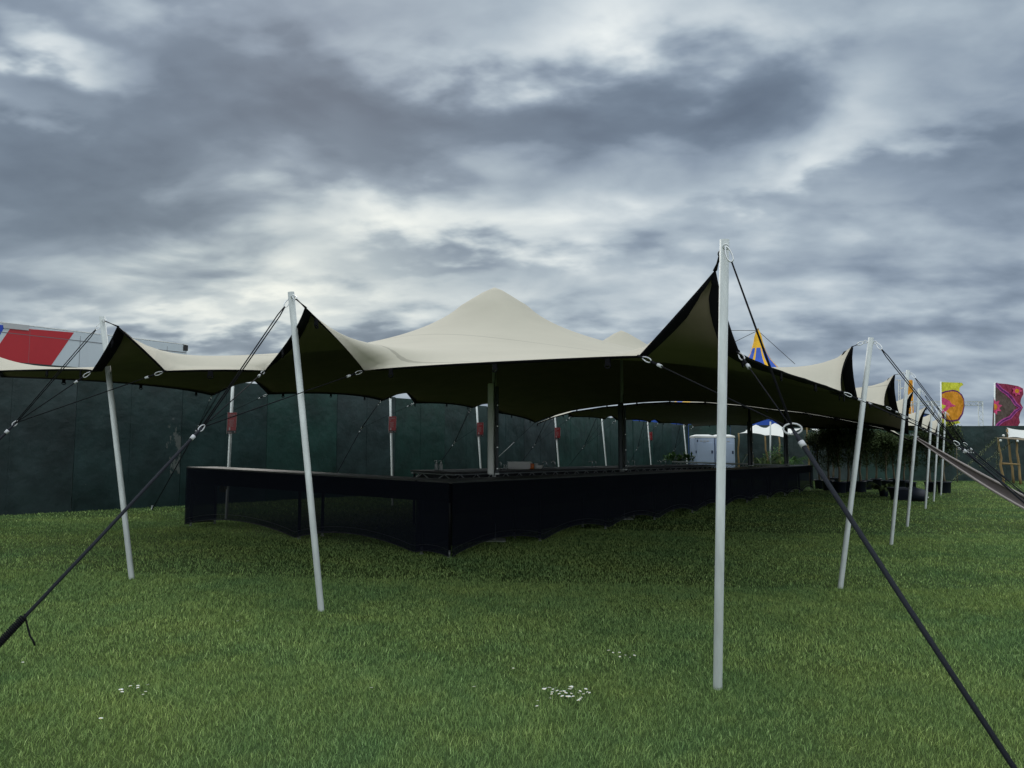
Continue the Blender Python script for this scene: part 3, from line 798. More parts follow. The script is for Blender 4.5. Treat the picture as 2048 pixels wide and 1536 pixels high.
# things on the island ---------------------------------------------------
def onTop(px, py, extra=0):
    z = BH
    for _ in range(8):
        p = atZ(px, py, z); z = gz(p.x, p.y)+BH
    return V((p.x, p.y, z+.001+extra))
def onIsl(px, w, dz=0):
    d = ray(px, 893); d.z = 0; o = B0+W*w
    k = (d.x*(-o.y)+d.y*o.x)/(d.y*U.x*-1+d.x*U.y); p = o+U*k; return V((p.x, p.y, gz(p.x, p.y)+BH+dz))
def bottle(px, w, h, label):
    p = onIsl(px, w); r = h*.19
    root = thing('pump_bottle', p, label, 'bottle', 'pump bottles on the service counter')
    b = MB(); b.lathe(p, [(r*.9, 0), (r, .02*h), (r, .62*h), (r*.5, .72*h), (r*.4, .76*h)], 14); b.build('body', M['clear'], root)
    b = MB(); b.lathe(p+V((0, 0, .76*h)), [(r*.45, 0), (r*.45, .08*h), (r*.15, .09*h), (r*.15, .2*h), (r*.3, .2*h), (r*.3, .24*h)], 10)
    b.tube([p+V((0, 0, .985*h)), p+V((-r*1.2, 0, .975*h)), p+V((-r*1.3, 0, .93*h))], r*.15, 6); b.build('pump', M['white'], root)
bottle(873.5, 3.05, .20, 'left one of two pump dispensers on the near end of the service counter')
bottle(882.5, 2.92, .20, 'right one of two pump dispensers on the near end of the service counter')
bottle(1008.5, 2.9, .10, 'left one of two small pump bottles just right of the thick centre post')
bottle(1013, 2.85, .10, 'right one of two small pump bottles, beside the stacked trays')
TL = ['bent metal tap just right of the thick centre post', 'bent metal tap right of the orange box, left one of its pair', 'bent metal tap right of the orange box, right one of its pair',
      'left one of the paired bent taps midway between the two near centre posts', 'right one of the paired bent taps midway between the two near centre posts',
      'bent metal tap just right of the second centre post', 'second bent metal tap right of the second centre post', 'left one of the farthest pair of bent taps on the service counter', 'right one of the farthest pair of bent taps on the service counter']
for px, lab in zip((1002, 1093, 1110, 1184, 1191, 1257, 1269, 1321, 1330), TL):
    p = onIsl(px, 2.8); s = 1.0
    root = thing('tap', p, lab, 'tap', 'taps on the service counter')
    b = MB(); b.tube([p, p+V((0, 0, .13)), p+V((-.01, 0, .155)), p+V((-.03, 0, .168)), p+V((-.07, 0, .168)), p+V((-.09, 0, .15)), p+V((-.095, 0, .11))], .008, 8); b.build('spout', M['chrome'], root)
    b = MB(); b.lathe(p, [(.02, 0), (.02, .02), (.012, .03)], 10); b.build('base', M['chrome'], root)
p = onIsl(1038, 2.8); root = thing('tray_stack', p, 'stack of white plastic trays on the service counter beside an orange box', 'trays')
for i in range(5):
    b = MB(); z = i*.031 if i else 0; 
    c = p+V((.0, 0, z)); 
    w = .27; 
    b.add([c+V((sx*(w-.03), sy*.15, .0)) for sx, sy in ((-1, -1), (1, -1), (1, 1), (-1, 1))]+[c+V((sx*w, sy*.18, .045)) for sx, sy in ((-1, -1), (1, -1), (1, 1), (-1, 1))]+[c+V((sx*(w+.015), sy*.195, .045)) for sx, sy in ((-1, -1), (1, -1), (1, 1), (-1, 1))],
          [(0, 1, 2, 3), (0, 1, 5, 4), (1, 2, 6, 5), (2, 3, 7, 6), (3, 0, 4, 7), (4, 5, 9, 8), (5, 6, 10, 9), (6, 7, 11, 10), (7, 4, 8, 11)]); b.build('tray', M['white'], root)
p = onIsl(1061, 2.75); root = thing('orange_tub', p, 'small orange tub with white lid on the service counter beside the trays', 'tub')
b = MB(); b.box(p+V((0, 0, .065)), (.17, .16, .13), bev=.02); b.build('body', M['orange'], root)
b = MB(); b.lathe(p+V((0, 0, .131)), [(.05, 0), (.045, .015), (.02, .04)], 12); b.build('lid', M['white'], root)
p = onIsl(1072, 2.8); root = thing('grey_container', p, 'small grey lidded container right of the orange tub', 'container')
b = MB(); b.box(p+V((0, 0, .055)), (.08, .15, .11), bev=.008); b.build('body', M['steel'], root)
b = MB(); b.box(p+V((0, 0, .117)), (.088, .158, .012), bev=.004); b.build('lid', M['white'], root)
p = onIsl(1080, 2.75); root = thing('scoop', p, 'white plastic scoop lying right of the grey container on the service counter', 'scoop')
b = MB(); b.add([p+V(v) for v in ((-.06, -.05, 0), (-.06, .05, 0), (.03, -.05, 0), (.03, .05, 0), (-.06, -.05, .08), (-.06, .05, .08), (.09, -.06, .085), (.09, .06, .085))], [(0, 1, 3, 2), (0, 2, 6, 4), (1, 5, 7, 3), (0, 4, 5, 1), (2, 3, 7, 6)]); b.build('bowl', M['white'], root)
p = Bp(3.15, 3.0, BH-.278); root = thing('sponge', p, 'small yellow sponge on the lower shelf at the near end of the service counter', 'sponge')
b = MB(); b.box(p+V((0, 0, .03)), (.07, .05, .06), bev=.008); b.build('sponge_block', M['yellowplastic'], root)
# yellow jug hanging inside the near end
p = P(445, 984, 13.9); root = thing('jug', p, 'yellow plastic jug with a handle behind the mesh near the left end of the bar', 'jug')
b = MB(); 
b.lathe(p, [(.05, 0), (.056, .02), (.056, .1), (.03, .15), (.018, .17)], 14); b.build('body', M['yellowplastic'], root)
b = MB(); b.tube([p+V((.03, 0, .15)), p+V((.075, 0, .13)), p+V((.075, 0, .06)), p+V((.053, 0, .04))], .009, 7); b.build('handle', M['yellowplastic'], root)
b = MB(); b.lathe(p+V((0, 0, .17)), [(.02, 0), (.02, .02)], 10); b.tube([p+V((0, 0, .19)), V((p.x, p.y, gz(p.x, p.y)+BH-.25))], .003, 5); b.build('cap', M['white'], root)
# litter on the grass behind the mesh
g = G(648, 1070); root = thing('paper_sheet', g, 'crumpled white paper on the grass behind the bar mesh', 'paper')
b = MB(); vs = []; 
for j in range(6):
    for i in range(9): vs.append(g+V((-.2+.05*i+.01*random.random(), -.06+.025*j, .045+.012*random.random())))
b.add(vs, [(j*9+i, j*9+i+1, (j+1)*9+i+1, (j+1)*9+i) for j in range(5) for i in range(8)]); b.build('sheet', M['litter'], root)
# ------------------------------------------------------------------ red signs
def text_mesh(body, size, z_ext=.0):
    cu = bpy.data.curves.new('t', 'FONT'); cu.body = body; cu.size = size; cu.align_x = 'LEFT'; cu.space_line = .9; cu.resolution_u = 2
    o = bpy.data.objects.new('t', cu); COL.objects.link(o)
    me = bpy.data.meshes.new_from_object(o.evaluated_get(bpy.context.evaluated_depsgraph_get())); bpy.data.objects.remove(o)
    return [V(v.co) for v in me.vertices], [list(p.vertices) for p in me.polygons]
TX1 = text_mesh('UNDER', .062); TX2 = text_mesh('25?', .05)
SL = {'L1': ((464, 846), 'leftmost and largest red sign, on the slim pole behind the left bar end'), 'L2': ((785, 849), 'red sign on the slim pole second from the left'),
      'L3': ((960.5, 859), 'red sign on the slim pole just left of the thick centre post'), 'L4': ((1115, 867), 'red sign on the slim pole above the stacked trays, right of the thick centre post'),
      'L6': ((1301, 873), 'rightmost and smallest red sign, just right of the second centre post')}
for key, ((px, py), lab) in SL.items():
    g, top = poles[key]; c = P(px, py, g.y-.06); d = (top-g).normalized()
    tt = (c.z-g.z)/(top.z-g.z); c = P(px, py, g.lerp(top, tt).y-.06)
    x = V((1, 0, 0)) if key != 'L6' else V((.75, -.66, 0)); up = (d-x*d.dot(x)).normalized()
    if key != 'L6': x = V((.98, -.17, 0)); up = (d-x*d.dot(x)).normalized()
    n = x.cross(up)
    root = thing('red_sign', c-up*.22, lab, 'sign', 'red signs on the fence side poles')
    b = MB(); b.box(c, (.20, .008, .43), (x, -n, up), bev=.002); b.build('board', M['signred'], root)
    b = MB(); b.box(c+n*.0062-up*.184, (.196, .003, .058), (x, -n, up)); b.build('footer_panel', M['signblack'], root)
    b = MB()
    for (vs, fs), oz, s in ((TX1, .148, .72), (TX2, .100, .85)):
        b.add([c+n*.0065+x*(-.085+v.x*s)+up*(oz+v.y*s) for v in vs], fs)
    for i in range(7): b.box(c+n*.0055+x*(-.02+.01*(i % 2))+up*(.06-i*.021), (.12-.02*(i % 3), .002, .005), (x, -n, up))
    b.box(c+n*.0055-x*.045-up*.118, (.035, .002, .06), (x, -n, up))
    b.box(c+n*.009-x*.035-up*.19, (.09, .002, .01), (x, -n, up)); b.box(c+n*.009+x*.078-up*.182, (.014, .002, .03), (x, -n, up))
    b.build('lettering', M['signink'], root)
    b = MB()
    b.box(c-x*.103, (.007, .018, .44), (x, -n, up)); b.box(c+x*.103+up*.06, (.005, .016, .30), (x, -n, up)); b.build('edge_trim', M['signink'], root)
    b = MB(); 
    for s in (-1, 1): b.box(c-n*.03+up*.13*s, (.09, .05, .02), (x, -n, up))
    b.build('bracket', M['steel'], root)
# ------------------------------------------------------------------ fences
A0 = V((-10.2, 14.9, 0)); A1 = V((10.35, 44, 0)); FD = (A1-A0).normalized(); FN = V((FD.y, -FD.x, 0))
pw = 2.44
def panel_mesh(H):
    b = MB(); X_, Y_, Z_ = V((1, 0, 0)), V((0, 1, 0)), V((0, 0, 1))
    b.box((0, .03, H/2), (pw-.012, .03, H))
    b.box((0, .011, H/2), (.05, .008, H-.02))
    b.box((-pw/2+.035, .011, H/2), (.05, .008, H-.02))
    for i in range(18):
        z = .12+i*(H-.2)/17
        b.lathe((.0, .007, z), [(.009, 0), (.006, .005)], 6, ax=(0, -1, 0))
        b.lathe((-pw/2+.035, .007, z), [(.009, 0), (.006, .005)], 6, ax=(0, -1, 0))
    b.box((0, .075, H-.1), (pw, .06, .08)); b.box((0, .075, .3), (pw, .06, .08))
    return b
def fence(A, D, n, H, label, start):
    root = thing('fence', A, label, 'fence')
    ang = math.atan2(D.y, D.x)
    b = panel_mesh(H); first = b.build('panel', M['fence'], None, origin=(0, 0, 0)); first.parent = root
    for i in range(n):
        o = first if i == 0 else first.copy()
        if i: COL.objects.link(o); o.parent = root
        p = A+D*(start+i+.5)*pw; z = gz(p.x, p.y)-.04
        o.location = p+V((0, 0, z+.012*math.sin(i*2.1)))-root.location; o.rotation_euler = (random.uniform(-.006, .006), 0, ang+random.uniform(-.006, .006))
        if root['label'].startswith('tall') and start+i == 0:
            pass
    return root
f1 = fence(A0, FD, 20, 3.12, 'tall dark green metal hoarding fence running behind the bar on the left', -5.40)
# scraped panel (between the two left columns of the photo)
best = min([c for c in f1.children], key=lambda c: abs(proj(V(c.location)+A0+V((0, 0, 1.4)))[0]-235))
best.data = best.data.copy(); best.data.materials[0] = M['fencescrape']
Fend = A1
RD = V((.997, -.02, 0)).normalized()
f2 = fence(V((10.35, 44, 0)), RD, 17, 3.2, 'flat dark green hoarding fence closing the far side of the field on the right', 0)
# white fluorescent looking strip standing out from the fence
# ------------------------------------------------------------------ trailer
cR = P(375, 690, 21.0)
lo, hi = 14., 21.
for _ in range(40):
    m_ = (lo+hi)/2
    if P(0, 645, m_).z < cR.z: lo = m_
    else: hi = m_
cL = P(0, 645, lo); TD = (V((cL.x, cL.y, 0))-V((cR.x, cR.y, 0))).normalized(); TN = V((-TD.y, TD.x, 0)); 
if TN.y > 0: TN = -TN
ztop = cR.z; r0 = V((cR.x, cR.y, 0)); gzt = gz(cR.x, cR.y)
root = thing('lorry_trailer', Z(r0, gzt), 'white lorry trailer with red and blue slanted graphics parked behind the left fence', 'trailer')
b = MB(); b.box(Z(r0+TD*6.8-TN*1.25, (ztop+gzt+1.1)/2), (13.6, 2.5, ztop-gzt-1.1), (TD, TN, V((0, 0, 1))), bev=.02); b.build('box_body', M['trailer'], root)
def onSide(px, py, o=.006):
    d = ray(px, py); q = r0+TN*o; k = TN.dot(q-CO)/TN.dot(d); return CO+d*k
def prism(pts, n, th, b, mi=0):
    k = len(pts); b.add([p for p in pts]+[p-n*th for p in pts], [list(range(k)), list(range(k, 2*k))[::-1]]+[(i, (i+1) % k, (i+1) % k+k, i+k) for i in range(k)], mi)
b = MB(); prism([onSide(22, 655), onSide(148, 665), onSide(72, 775), onSide(-40, 775), onSide(-60, 775)], TN, .004, b); b.build('red_graphic', M['red'], root)
b = MB(); prism([onSide(-90, 636), onSide(11, 651), onSide(-50, 757)], TN, .004, b); b.build('blue_graphic', M['blue'], root)
b = MB(); q0, q1, q2, q3 = onSide(7, 645, .03), onSide(58, 650.5, .03), onSide(57.5, 661, .03), onSide(7, 656, .03); prism([q0, q1, q2, q3], TN, .02, b); b.build('cover_plate', M['greyplate'], root)
b = MB()
for k in range(0, 12): b.box(Z(r0+TD*(1.15*k+.6)+TN*.003, (ztop+gzt+1.1)/2), (.006, .006, ztop-gzt-1.3), (TD, TN, V((0, 0, 1))))
b.box(Z(r0+TD*6.8+TN*.005, ztop-.22), (13.5, .008, .014), (TD, TN, V((0, 0, 1)))); b.build('panel_joints', M['joint'], root)
b = MB(); b.box(Z(r0+TD*.06+TN*.01, ztop-.09), (.14, .03, .16), (TD, TN, V((0, 0, 1))), bev=.008); b.build('corner_casting', M['signblack'], root)
b = MB(); b.box(Z(r0+TD*6.8-TN*1.25, ztop+.012), (13.6, 2.5, .02), (TD, TN, V((0, 0, 1)))); b.build('roof_cap', M['white'], root)
b = MB(); b.box(Z(r0+TD*6.8-TN*1.25, gzt+.95), (13.2, 1.0, .28), (TD, TN, V((0, 0, 1)))); b.build('chassis', M['black'], root)
for k in (1.6, 2.9, 4.2):
    for s in (.15, 2.1):
        b = MB(); b.lathe(Z(r0+TD*k-TN*(s+.25), gzt+.5), [(.3, 0), (.5, .02), (.5, .26), (.3, .28)], 20, ax=TN); b.build('wheel', M['black'], root)
# ------------------------------------------------------------------ toilets
def toilet(px0, px1, Y, label):
    a = P(px0, 869, Y); c = P(px1, 869, Y); w = (c-a).length-.03; m_ = (a+c)/2; z0 = gz(m_.x, m_.y); H = a.z-z0-.04
    root = thing('portable_toilet', (m_.x, Y, z0), label, 'toilet cabin', 'portable toilets by the fence')
    dp = 1.1; fy = Y
    b = MB(); b.box((m_.x, fy+dp/2, z0+.06+H/2-.1), (w, dp, H-.2), bev=.04); b.build('cabin', M['toilet'], root)
    b = MB(); b.add([(m_.x+sx*w/2*k, fy+dp/2+sy*dp/2*k, z0+zz) for k, zz in ((1.02, H-.12), (1.0, H-.03), (.55, H+.04)) for sx, sy in ((-1, -1), (1, -1), (1, 1), (-1, 1))],
                    [(i*4+j, i*4+(j+1) % 4, i*4+4+(j+1) % 4, i*4+4+j) for i in range(2) for j in range(4)]+[(8, 9, 10, 11)]); b.build('roof', M['white'], root)
    b = MB(); b.box((m_.x, fy-.012, z0+1.08), (w*.8, .02, 1.9), bev=.01)
    for i in range(7): b.box((m_.x, fy-.026, z0+.55+i*.09), (w*.42, .012, .02), bev=.004)
    d = b.build('door', M['toilet'], root)
    b = MB(); b.box((m_.x+w*.37, fy-.035, z0+1.55), (.09, .02, .16), bev=.006); b.build('latch', M['toiletdark'], d)
    b = MB(); b.box((m_.x, fy-.01, z0+2.0), (.17, .02, .07)); b.box((m_.x-w*.44, fy-.01, z0+1.55), (.05, .02, .14)); 
    b.box((m_.x-w*.36, fy-.012, z0+2.13), (.05, .01, .12)); b.build('sign_plate', M['toiletdark'], root)
    b = MB()
    for i in (-1, 0, 1): b.box((m_.x+i*.17, fy-.008, z0+2.12), (.12, .016, .05))
    b.build('vent', M['greyplate'], root)
toilet(1388.5, 1429, 39.5, 'left one of two pale blue portable toilet cabins beyond the bar')
toilet(1430, 1470, 39.5, 'right one of two pale blue portable toilet cabins, half behind the tallest front pole')
# ------------------------------------------------------------------ foliage
def leaves(b, c, R, n, s, seedv, squash=1., hollow=.35, mi=0):
    r = random.Random(seedv)
    for _ in range(n):
        while True:
            v = V((r.uniform(-1, 1), r.uniform(-1, 1), r.uniform(-1, 1)))
            if hollow < v.length < 1: break
        p = V(c)+V((v.x*R[0], v.y*R[1], v.z*R[2]))
        d = V((r.gauss(0, 1), r.gauss(0, 1), r.gauss(0, .8)+.2)).normalized(); x, y, _ = ortho(d); L = s*r.uniform(.6, 1.3); w = L*.42
        b.add([p, p+d*L*.5+x*w*.5, p+d*L, p+d*L*.5-x*w*.5], [(0, 1, 2, 3)], mi)
def tree_proto(k):
    """small potted standard tree, about 2.9 m: pot, trunk, crown"""
    r = random.Random(100+k)
    root = thing('potted_tree', (0, 0, 0), 'x', 'potted tree', 'potted trees waiting beside the tent')
    H = 2.9+r.uniform(-.15, .15)
    b = MB(); b.lathe((0, 0, 0), [(.20, 0), (.215, .02), (.245, .40), (.265, .40), (.265, .45), (.235, .45), (.225, .40)], 20, cap=False); b.build('pot', M['pot'], root)
    b = MB(); b.lathe((0, 0, .38), [(.228, 0), (.1, .03)], 16); b.build('soil', M['soil'], root)
    b = MB(); th = 1.45+r.uniform(-.15, .2); lean = r.uniform(-.1, .1)
    pts = [V((lean*i/5+.015*math.sin(i*2+k), .02*math.cos(i*1.7), .38+th*i/6)) for i in range(7)]
    b.tube(pts, [.055, .045, .04, .038, .035, .03, .025], 9)
    tp = pts[-1]; limbs = []
    for i in range(7):
        a = i*2.4+k; q = tp+V((math.cos(a)*.34, math.sin(a)*.34, r.uniform(.15, .7))); st = pts[4+(i % 3)]
        b.tube([st, st.lerp(q, .5)+V((0, 0, .06)), q], [.02, .014, .006], 5); limbs.append(q)
    b.build('trunk', M['trunk'], root)
    b = MB()
    for q in limbs+[tp+V((0, 0, .55)), tp+V((0, 0, .1)), tp+V((.1, 0, .35))]:
        rr = r.uniform(.26, .4); leaves(b, q, (rr*1.15, rr*1.15, rr*1.25), 420, .11, r.random(), hollow=.1)
    for _ in range(6):
        a = r.uniform(0, 6.28); q = tp+V((math.cos(a)*.25, math.sin(a)*.25, -.25-r.random()*.45)); leaves(b, q, (.26, .26, .34), 170, .09, r.random(), hollow=0)
    b.build('crown', M['leafdark'], root)
    return root
protos = [tree_proto(k) for k in range(3)]
tree_spots = [(1657, 981, 1.0, 'potted dark evergreen tree at the left end of the tree row by the bar end'),
 (1680, 986, 1.02, 'potted tree with a pale straight trunk, second from left in the row'),
 (1697, 984, .98, 'potted tree immediately left of the nearest leaning right pole'),
 (1721, 984, 1.0, 'potted tree immediately right of the nearest leaning right pole'),
 (1734, 979, .93, 'slender potted tree in the back between the first two right poles'),
 (1753, 976, .96, 'potted tree with light bark midway between the first two right poles'),
 (1774, 979, .9, 'thin leaved potted tree left of the second right pole'),
 (1808, 978, .88, 'potted tree with thin trunk seen between the second and third right poles'),
 (1822, 982, .86, 'potted tree right behind the third right pole'),
 (1862, 984, .95, 'dark potted tree between the fourth and fifth right poles'),
 (1889, 986, 1.04, 'potted tree at the right end of the row with a clean grey trunk'),
 (1640, 978, .92, 'potted tree half hidden by the far end of the bar counter'),
 (1668, 973, .97, 'potted tree in the back of the row behind the leftmost trunks'),
 (1790, 976, .95, 'potted tree behind the second right pole')]
for i, (px, py, sc, lab) in enumerate(tree_spots):
    g = G(px, py); pr = protos[i % 3]
    if i < 3: o = pr; o.location = g; o.rotation_euler = (0, 0, i*1.3); o['label'] = lab; o.scale = (sc,)*3
    else: copy_thing(pr, g, lab, i*1.7, sc)
# spiky plant in front of the trees
def spiky(g, label, n=26, h=.8, m='leafdark', name='spiky_plant', potted=False):
    root = thing(name, g, label, 'plant')
    b = MB(); r = random.Random(int(g.x*100))
    for i in range(n):
        a = r.uniform(0, 6.28); sp = r.uniform(.3, 1.0); L = h*r.uniform(.7, 1.2)
        d = V((math.cos(a), math.sin(a), 0)); pts = [g+V((0, 0, .1)), g+d*L*.35*sp+V((0, 0, L*.7)), g+d*L*.75*sp+V((0, 0, L*.85)), g+d*L*1.05*sp+V((0, 0, L*(.75-.3*sp)))]
        sd = d.cross(V((0, 0, 1))); w = [.01, .03, .022, .001]
        vs = []
        for p, ww in zip(pts, w): vs += [p+sd*ww, p-sd*ww]
        b.add(vs, [(2*k, 2*k+1, 2*k+3, 2*k+2) for k in range(3)])
        for k in range(12):
            t = .35+.6*k/12; seg = min(int(t*3), 2); q = pts[seg].lerp(pts[seg+1], t*3-seg)
            for s in (-1, 1): b.add([q, q+sd*s*.09+d*.05, q+sd*s*.16+d*.12-V((0, 0, .05)), q+d*.02], [(0, 1, 2, 3)])
    b.build('fronds', M[m], root)
    b = MB(); b.lathe(g, [(.13, 0), (.17, .28), (.17, .3), (.14, .3)], 14); b.build('pot', M['pot'], root)
spiky(G(1768, 994), 'low spiky dark plant in a pot in front of the potted trees', 22, .55)
spiky(P(1532, 0, 36.5)*0+Z(P(1530, 900, 36.5), gz(P(1530, 900, 36.5).x, 36.5)), 'yellow green palm behind the far end of the bar', 20, 1.55, 'leafpalm', 'palm')
spiky(Z(P(1567, 900, 37.5), gz(12.5, 37.5)), 'darker green palm right of the yellow green one', 18, 1.65, 'leafgreen', 'palm')
g = Z(P(1548, 900, 36.8), gz(12.5, 36.8)); root = thing('shrub', g, 'loose dark shrub between the two palms', 'shrub')
b = MB(); 
for i in range(7): leaves(b, g+V((random.uniform(-.4, .4), 0, random.uniform(.5, 1.7))), (.35, .3, .35), 130, .12, i, hollow=0)
b.build('leaves', M['leafgreen'], root)
b = MB(); 
for i in range(5): b.tube([g, g+V((random.uniform(-.4, .4), 0, 1.6))], .015, 5)
b.build('stems', M['trunk'], root)
g = onTop(1398, 918.5); g = Bp(BL-.35, BW-.25, BH+.005)
root = thing('leafy_plant', g, 'bushy bright green plant lying on the left end of the far counter', 'plant')
b = MB(); 
for i in range(6): leaves(b, g+V((-.5+.2*i, 0, .16+.05*math.sin(i*2))), (.2, .2, .15), 60, .2, i+40, hollow=0)
b.build('leaves', M['leafgreen'], root)
b = MB(); b.lathe(g, [(.12, 0), (.15, .1)], 12); b.build('pot', M['pot'], root)
# big square planter, lying tub
g = G(1806, 1000); root = thing('planter', g, 'large dark blue square planter tub in front of the potted trees', 'planter')
b = MB(); b.add([g+V((sx*k, sy*k, z)) for k, z in ((.27, 0), (.33, .36), (.36, .36), (.36, .42), (.32, .42), (.31, .34)) for sx, sy in ((-1, -1), (1, -1), (1, 1), (-1, 1))], [(i*4+j, i*4+(j+1) % 4, i*4+4+(j+1) % 4, i*4+4+j) for i in range(5) for j in range(4)]+[(20, 21, 22, 23)]); b.build('tub', M['pot'], root)
b = MB(); b.box(g+V((0, 0, .33)), (.6, .6, .04)); b.build('soil', M['soil'], root)
g = G(1838, 1003); root = thing('overturned_tub', g, 'dark tub lying on its side right of the square planter', 'tub')
b = MB(); b.lathe(g+V((-.28, .1, .27)), [(.22, 0), (.25, .02), (.20, .5), (.17, .56), (.02, .57)], 18, ax=V((.86, -.5, -.18))); b.build('shell', M['pot'], root)
b = MB(); b.lathe(g+V((.2, -.2, .15)), [(.02, 0), (.02, .01)], 10, ax=(0, -1, 0)); b.build('plug', M['white'], root)
# ------------------------------------------------------------------ pale cloth strip
a = P(1828, 873, 16.9); e = P(2165, 1062, 15.6)
root = thing('cloth_strip', e, 'long mauve grey folded cloth strip stretched from the tent side down across the right lawn', 'cloth strip')
n = 24; vs = []; top_ = []; bot_ = []
for i in range(n+1):
    t = i/n; c = a.lerp(e, t)-V((0, 0, .10*math.sin(math.pi*t))); w = .02+.12*math.sin(math.pi*min(1, t*1.15)*.5)
    up = V((.28, .2, .94)).normalized()
    top_.append(c+up*w); bot_.append(c-up*w); vs += [c+up*w, c+V((.0, .16*w/.18, 0)), c-up*w]
b = MB(); b.add(vs, [(i*3+j, i*3+j+1, i*3+j+4, i*3+j+3) for i in range(n) for j in range(2)], 0, True); b.build('cloth', M['mauvedark'], root)
b = MB(); b.tube(top_, [.008+.02*min(1, i/8) for i in range(n+1)], 6); b.tube(bot_, [.008+.022*min(1, i/8) for i in range(n+1)], 6); b.build('hem', M['mauve'], root)
# ------------------------------------------------------------------ distant white tents
def wob(p, q, r, b, n=7, s=.03):
    pts = [V(p).lerp(V(q), i/n)+V((s*math.sin(i*1.9+p[0]*3), s*math.cos(i*2.3), 0))*(0 if i in (0, n) else 1) for i in range(n+1)]
    b.tube(pts, [r*(1.15-.3*i/n) for i in range(n+1)], 7)
root = thing('white_tent', Z(P(1560, 900, 37), gz(12.5, 37)), 'small white stretch tent on crooked wooden poles beyond the far end of the bar', 'tent')
Yw = 38.2
f_ = [P(1477, 867, Yw), P(1530, 871, Yw-.4), P(1566, 874.5, Yw-.8), P(1577, 870, Yw-.7), P(1592, 862, Yw-.4), P(1613, 851, Yw-.2), P(1638, 869, Yw+.2)]
r_ = [f_[-1], P(1645, 862, Yw+2), P(1640, 858, Yw+4)]
k_ = [r_[-1], P(1600, 857, Yw+4.3), P(1550, 858, Yw+4.4), P(1505, 860, Yw+4.2)]
l_ = [k_[-1], P(1490, 861, Yw+2), f_[0]]
pk = P(1550, 846.5, Yw+1.8); pk2 = P(1512, 849.5, Yw+1.8)
X = membrane([f_, r_, k_, l_], (36, 20), [(pk.x, pk.y, pk.z, .5), (pk2.x, pk2.y, pk2.z, .3)], qe=5)
canopy('w', X, root, M['whitetent'], M['wood'])
for (px, py0, Yq, dx) in ((1477, 866, Yw, -2), (1530, 871, Yw-.3, 6), (1558, 874, Yw-.6, 2), (1613, 852, Yw-.1, 6), (1500, 872, Yw+2, 8)):
    p = P(px, py0, Yq); q = Z(P(px+dx, 900, Yq), gz(p.x, Yq)); b = MB(); wob(q, p, .045, b); b.build('pole', M['wood'], root)
b = MB(); p = P(1541, 848, Yw-.8); b.tube([Z(P(1538, 900, Yw-.8), gz(p.x, p.y)), p+V((0, 0, .12))], .04, 8); b.build('pole', M['steel'], root)
# right one with log frame
Yl = 39.5
def gp(px, Y): p = P(px, 900, Y); return Z(p, gz(p.x, p.y))
root = thing('white_tent', gp(2020, Yl), 'white canopy on a log frame at the right edge, in front of the far fence', 'tent')
tl = P(2013, 856, Yl+.6)
f_ = [P(2016, 875, Yl-.3), P(2050, 878, Yl-.4), P(2110, 880, Yl-.5)]
r_ = [f_[-1], P(2112, 862, Yl+2)]
k_ = [r_[-1], P(2060, 860, Yl+1.5), P(2013, 855, Yl+1.2)]
l_ = [k_[-1], P(2011, 862, Yl+.4), f_[0]]
X = membrane([f_, r_, k_, l_], (20, 10), [], qe=5); canopy('w', X, root, M['whitetent'], M['wood'], M['band'], .05)
b = MB(); q = [P(1994, 875, Yl-1.2), P(2112, 886, Yl-1.4), P(2112, 880, Yl-.4), P(2014, 874.5, Yl-.2)]; prism(q, V((0, 0, 1)), .02, b); b.build('awning', M['under'], root)
for (px, py0, Yq, dx) in ((1997, 876, Yl-1.1, 6), (2014, 858, Yl+.3, 10), (2032, 878, Yl-.9, 6), (2085, 880, Yl-.9, 2)):
    p = P(px, py0, Yq); b = MB(); wob(gp(px+dx, Yq), p, .055, b); b.build('pole', M['wood'], root)
b = MB(); wob(P(2003, 927, Yl-1.1), P(2040, 929, Yl-1.1), .05, b, 4, .01); b.build('cross_rail', M['wood'], root)
for (px, py, Yq) in ((2007, 871, Yl-.5), (2001, 881, Yl-1.3), (2035, 882, Yl-1.3)):
    b = MB(); c = P(px, py, Yq); b.lathe(c-V((0, 0, .06)), [(.01, 0), (.05, .02), (.06, .06), (.05, .1), (.01, .12)], 12); b.build('ball_lamp', M['white'], root)
def garland(pts, label, sparse=1):
    root = thing('ivy_garland', pts[-1], label, 'garland', 'ivy wrapped ropes of the log framed tent')
    b = MB(); b.tube(pts, .012, 5); b.build('rope', M['rope'], root)
    b = MB()
    for i in range(len(pts)-1):
        for k in range(5):
            c = pts[i].lerp(pts[i+1], k/5); leaves(b, c, (.09, .09, .1), int(7*sparse), .08, i*9+k+1, hollow=0)
    b.build('leaves', M['ivy'], root)
def linep(a, c, n, Y0, Y1): return [P(a[0]+(c[0]-a[0])*i/n, a[1]+(c[1]-a[1])*i/n, Y0+(Y1-Y0)*i/n) for i in range(n+1)]
garland(linep((1993, 877), (1906, 962), 14, Yl-1.2, Yl-2.2), 'ivy wrapped rope slanting left from the log framed tent to the grass')
garland(linep((1996, 878), (1994, 945), 8, Yl-1.25, Yl-1.3), 'ivy strand hanging down along the left log of the right tent', .8)
garland(linep((2024, 884), (1958, 935), 10, Yl-.8, Yl-1.6), 'shorter ivy wrapped rope behind the left log of the right tent', .7)
g = Z(P(1912, 900, 41), gz(16, 41)); root = thing('pale_flower_plant', g, 'tall thin plant with pale leaves against the far fence below the yellow flag', 'plant')
b = MB(); hd = P(1912, 862, 41); b.tube([g, hd], .02, 6); b.tube([hd-V((0, 0, .9)), hd+V((-.3, 0, -.3))], .012, 5); b.build('stem', M['trunk'], root)
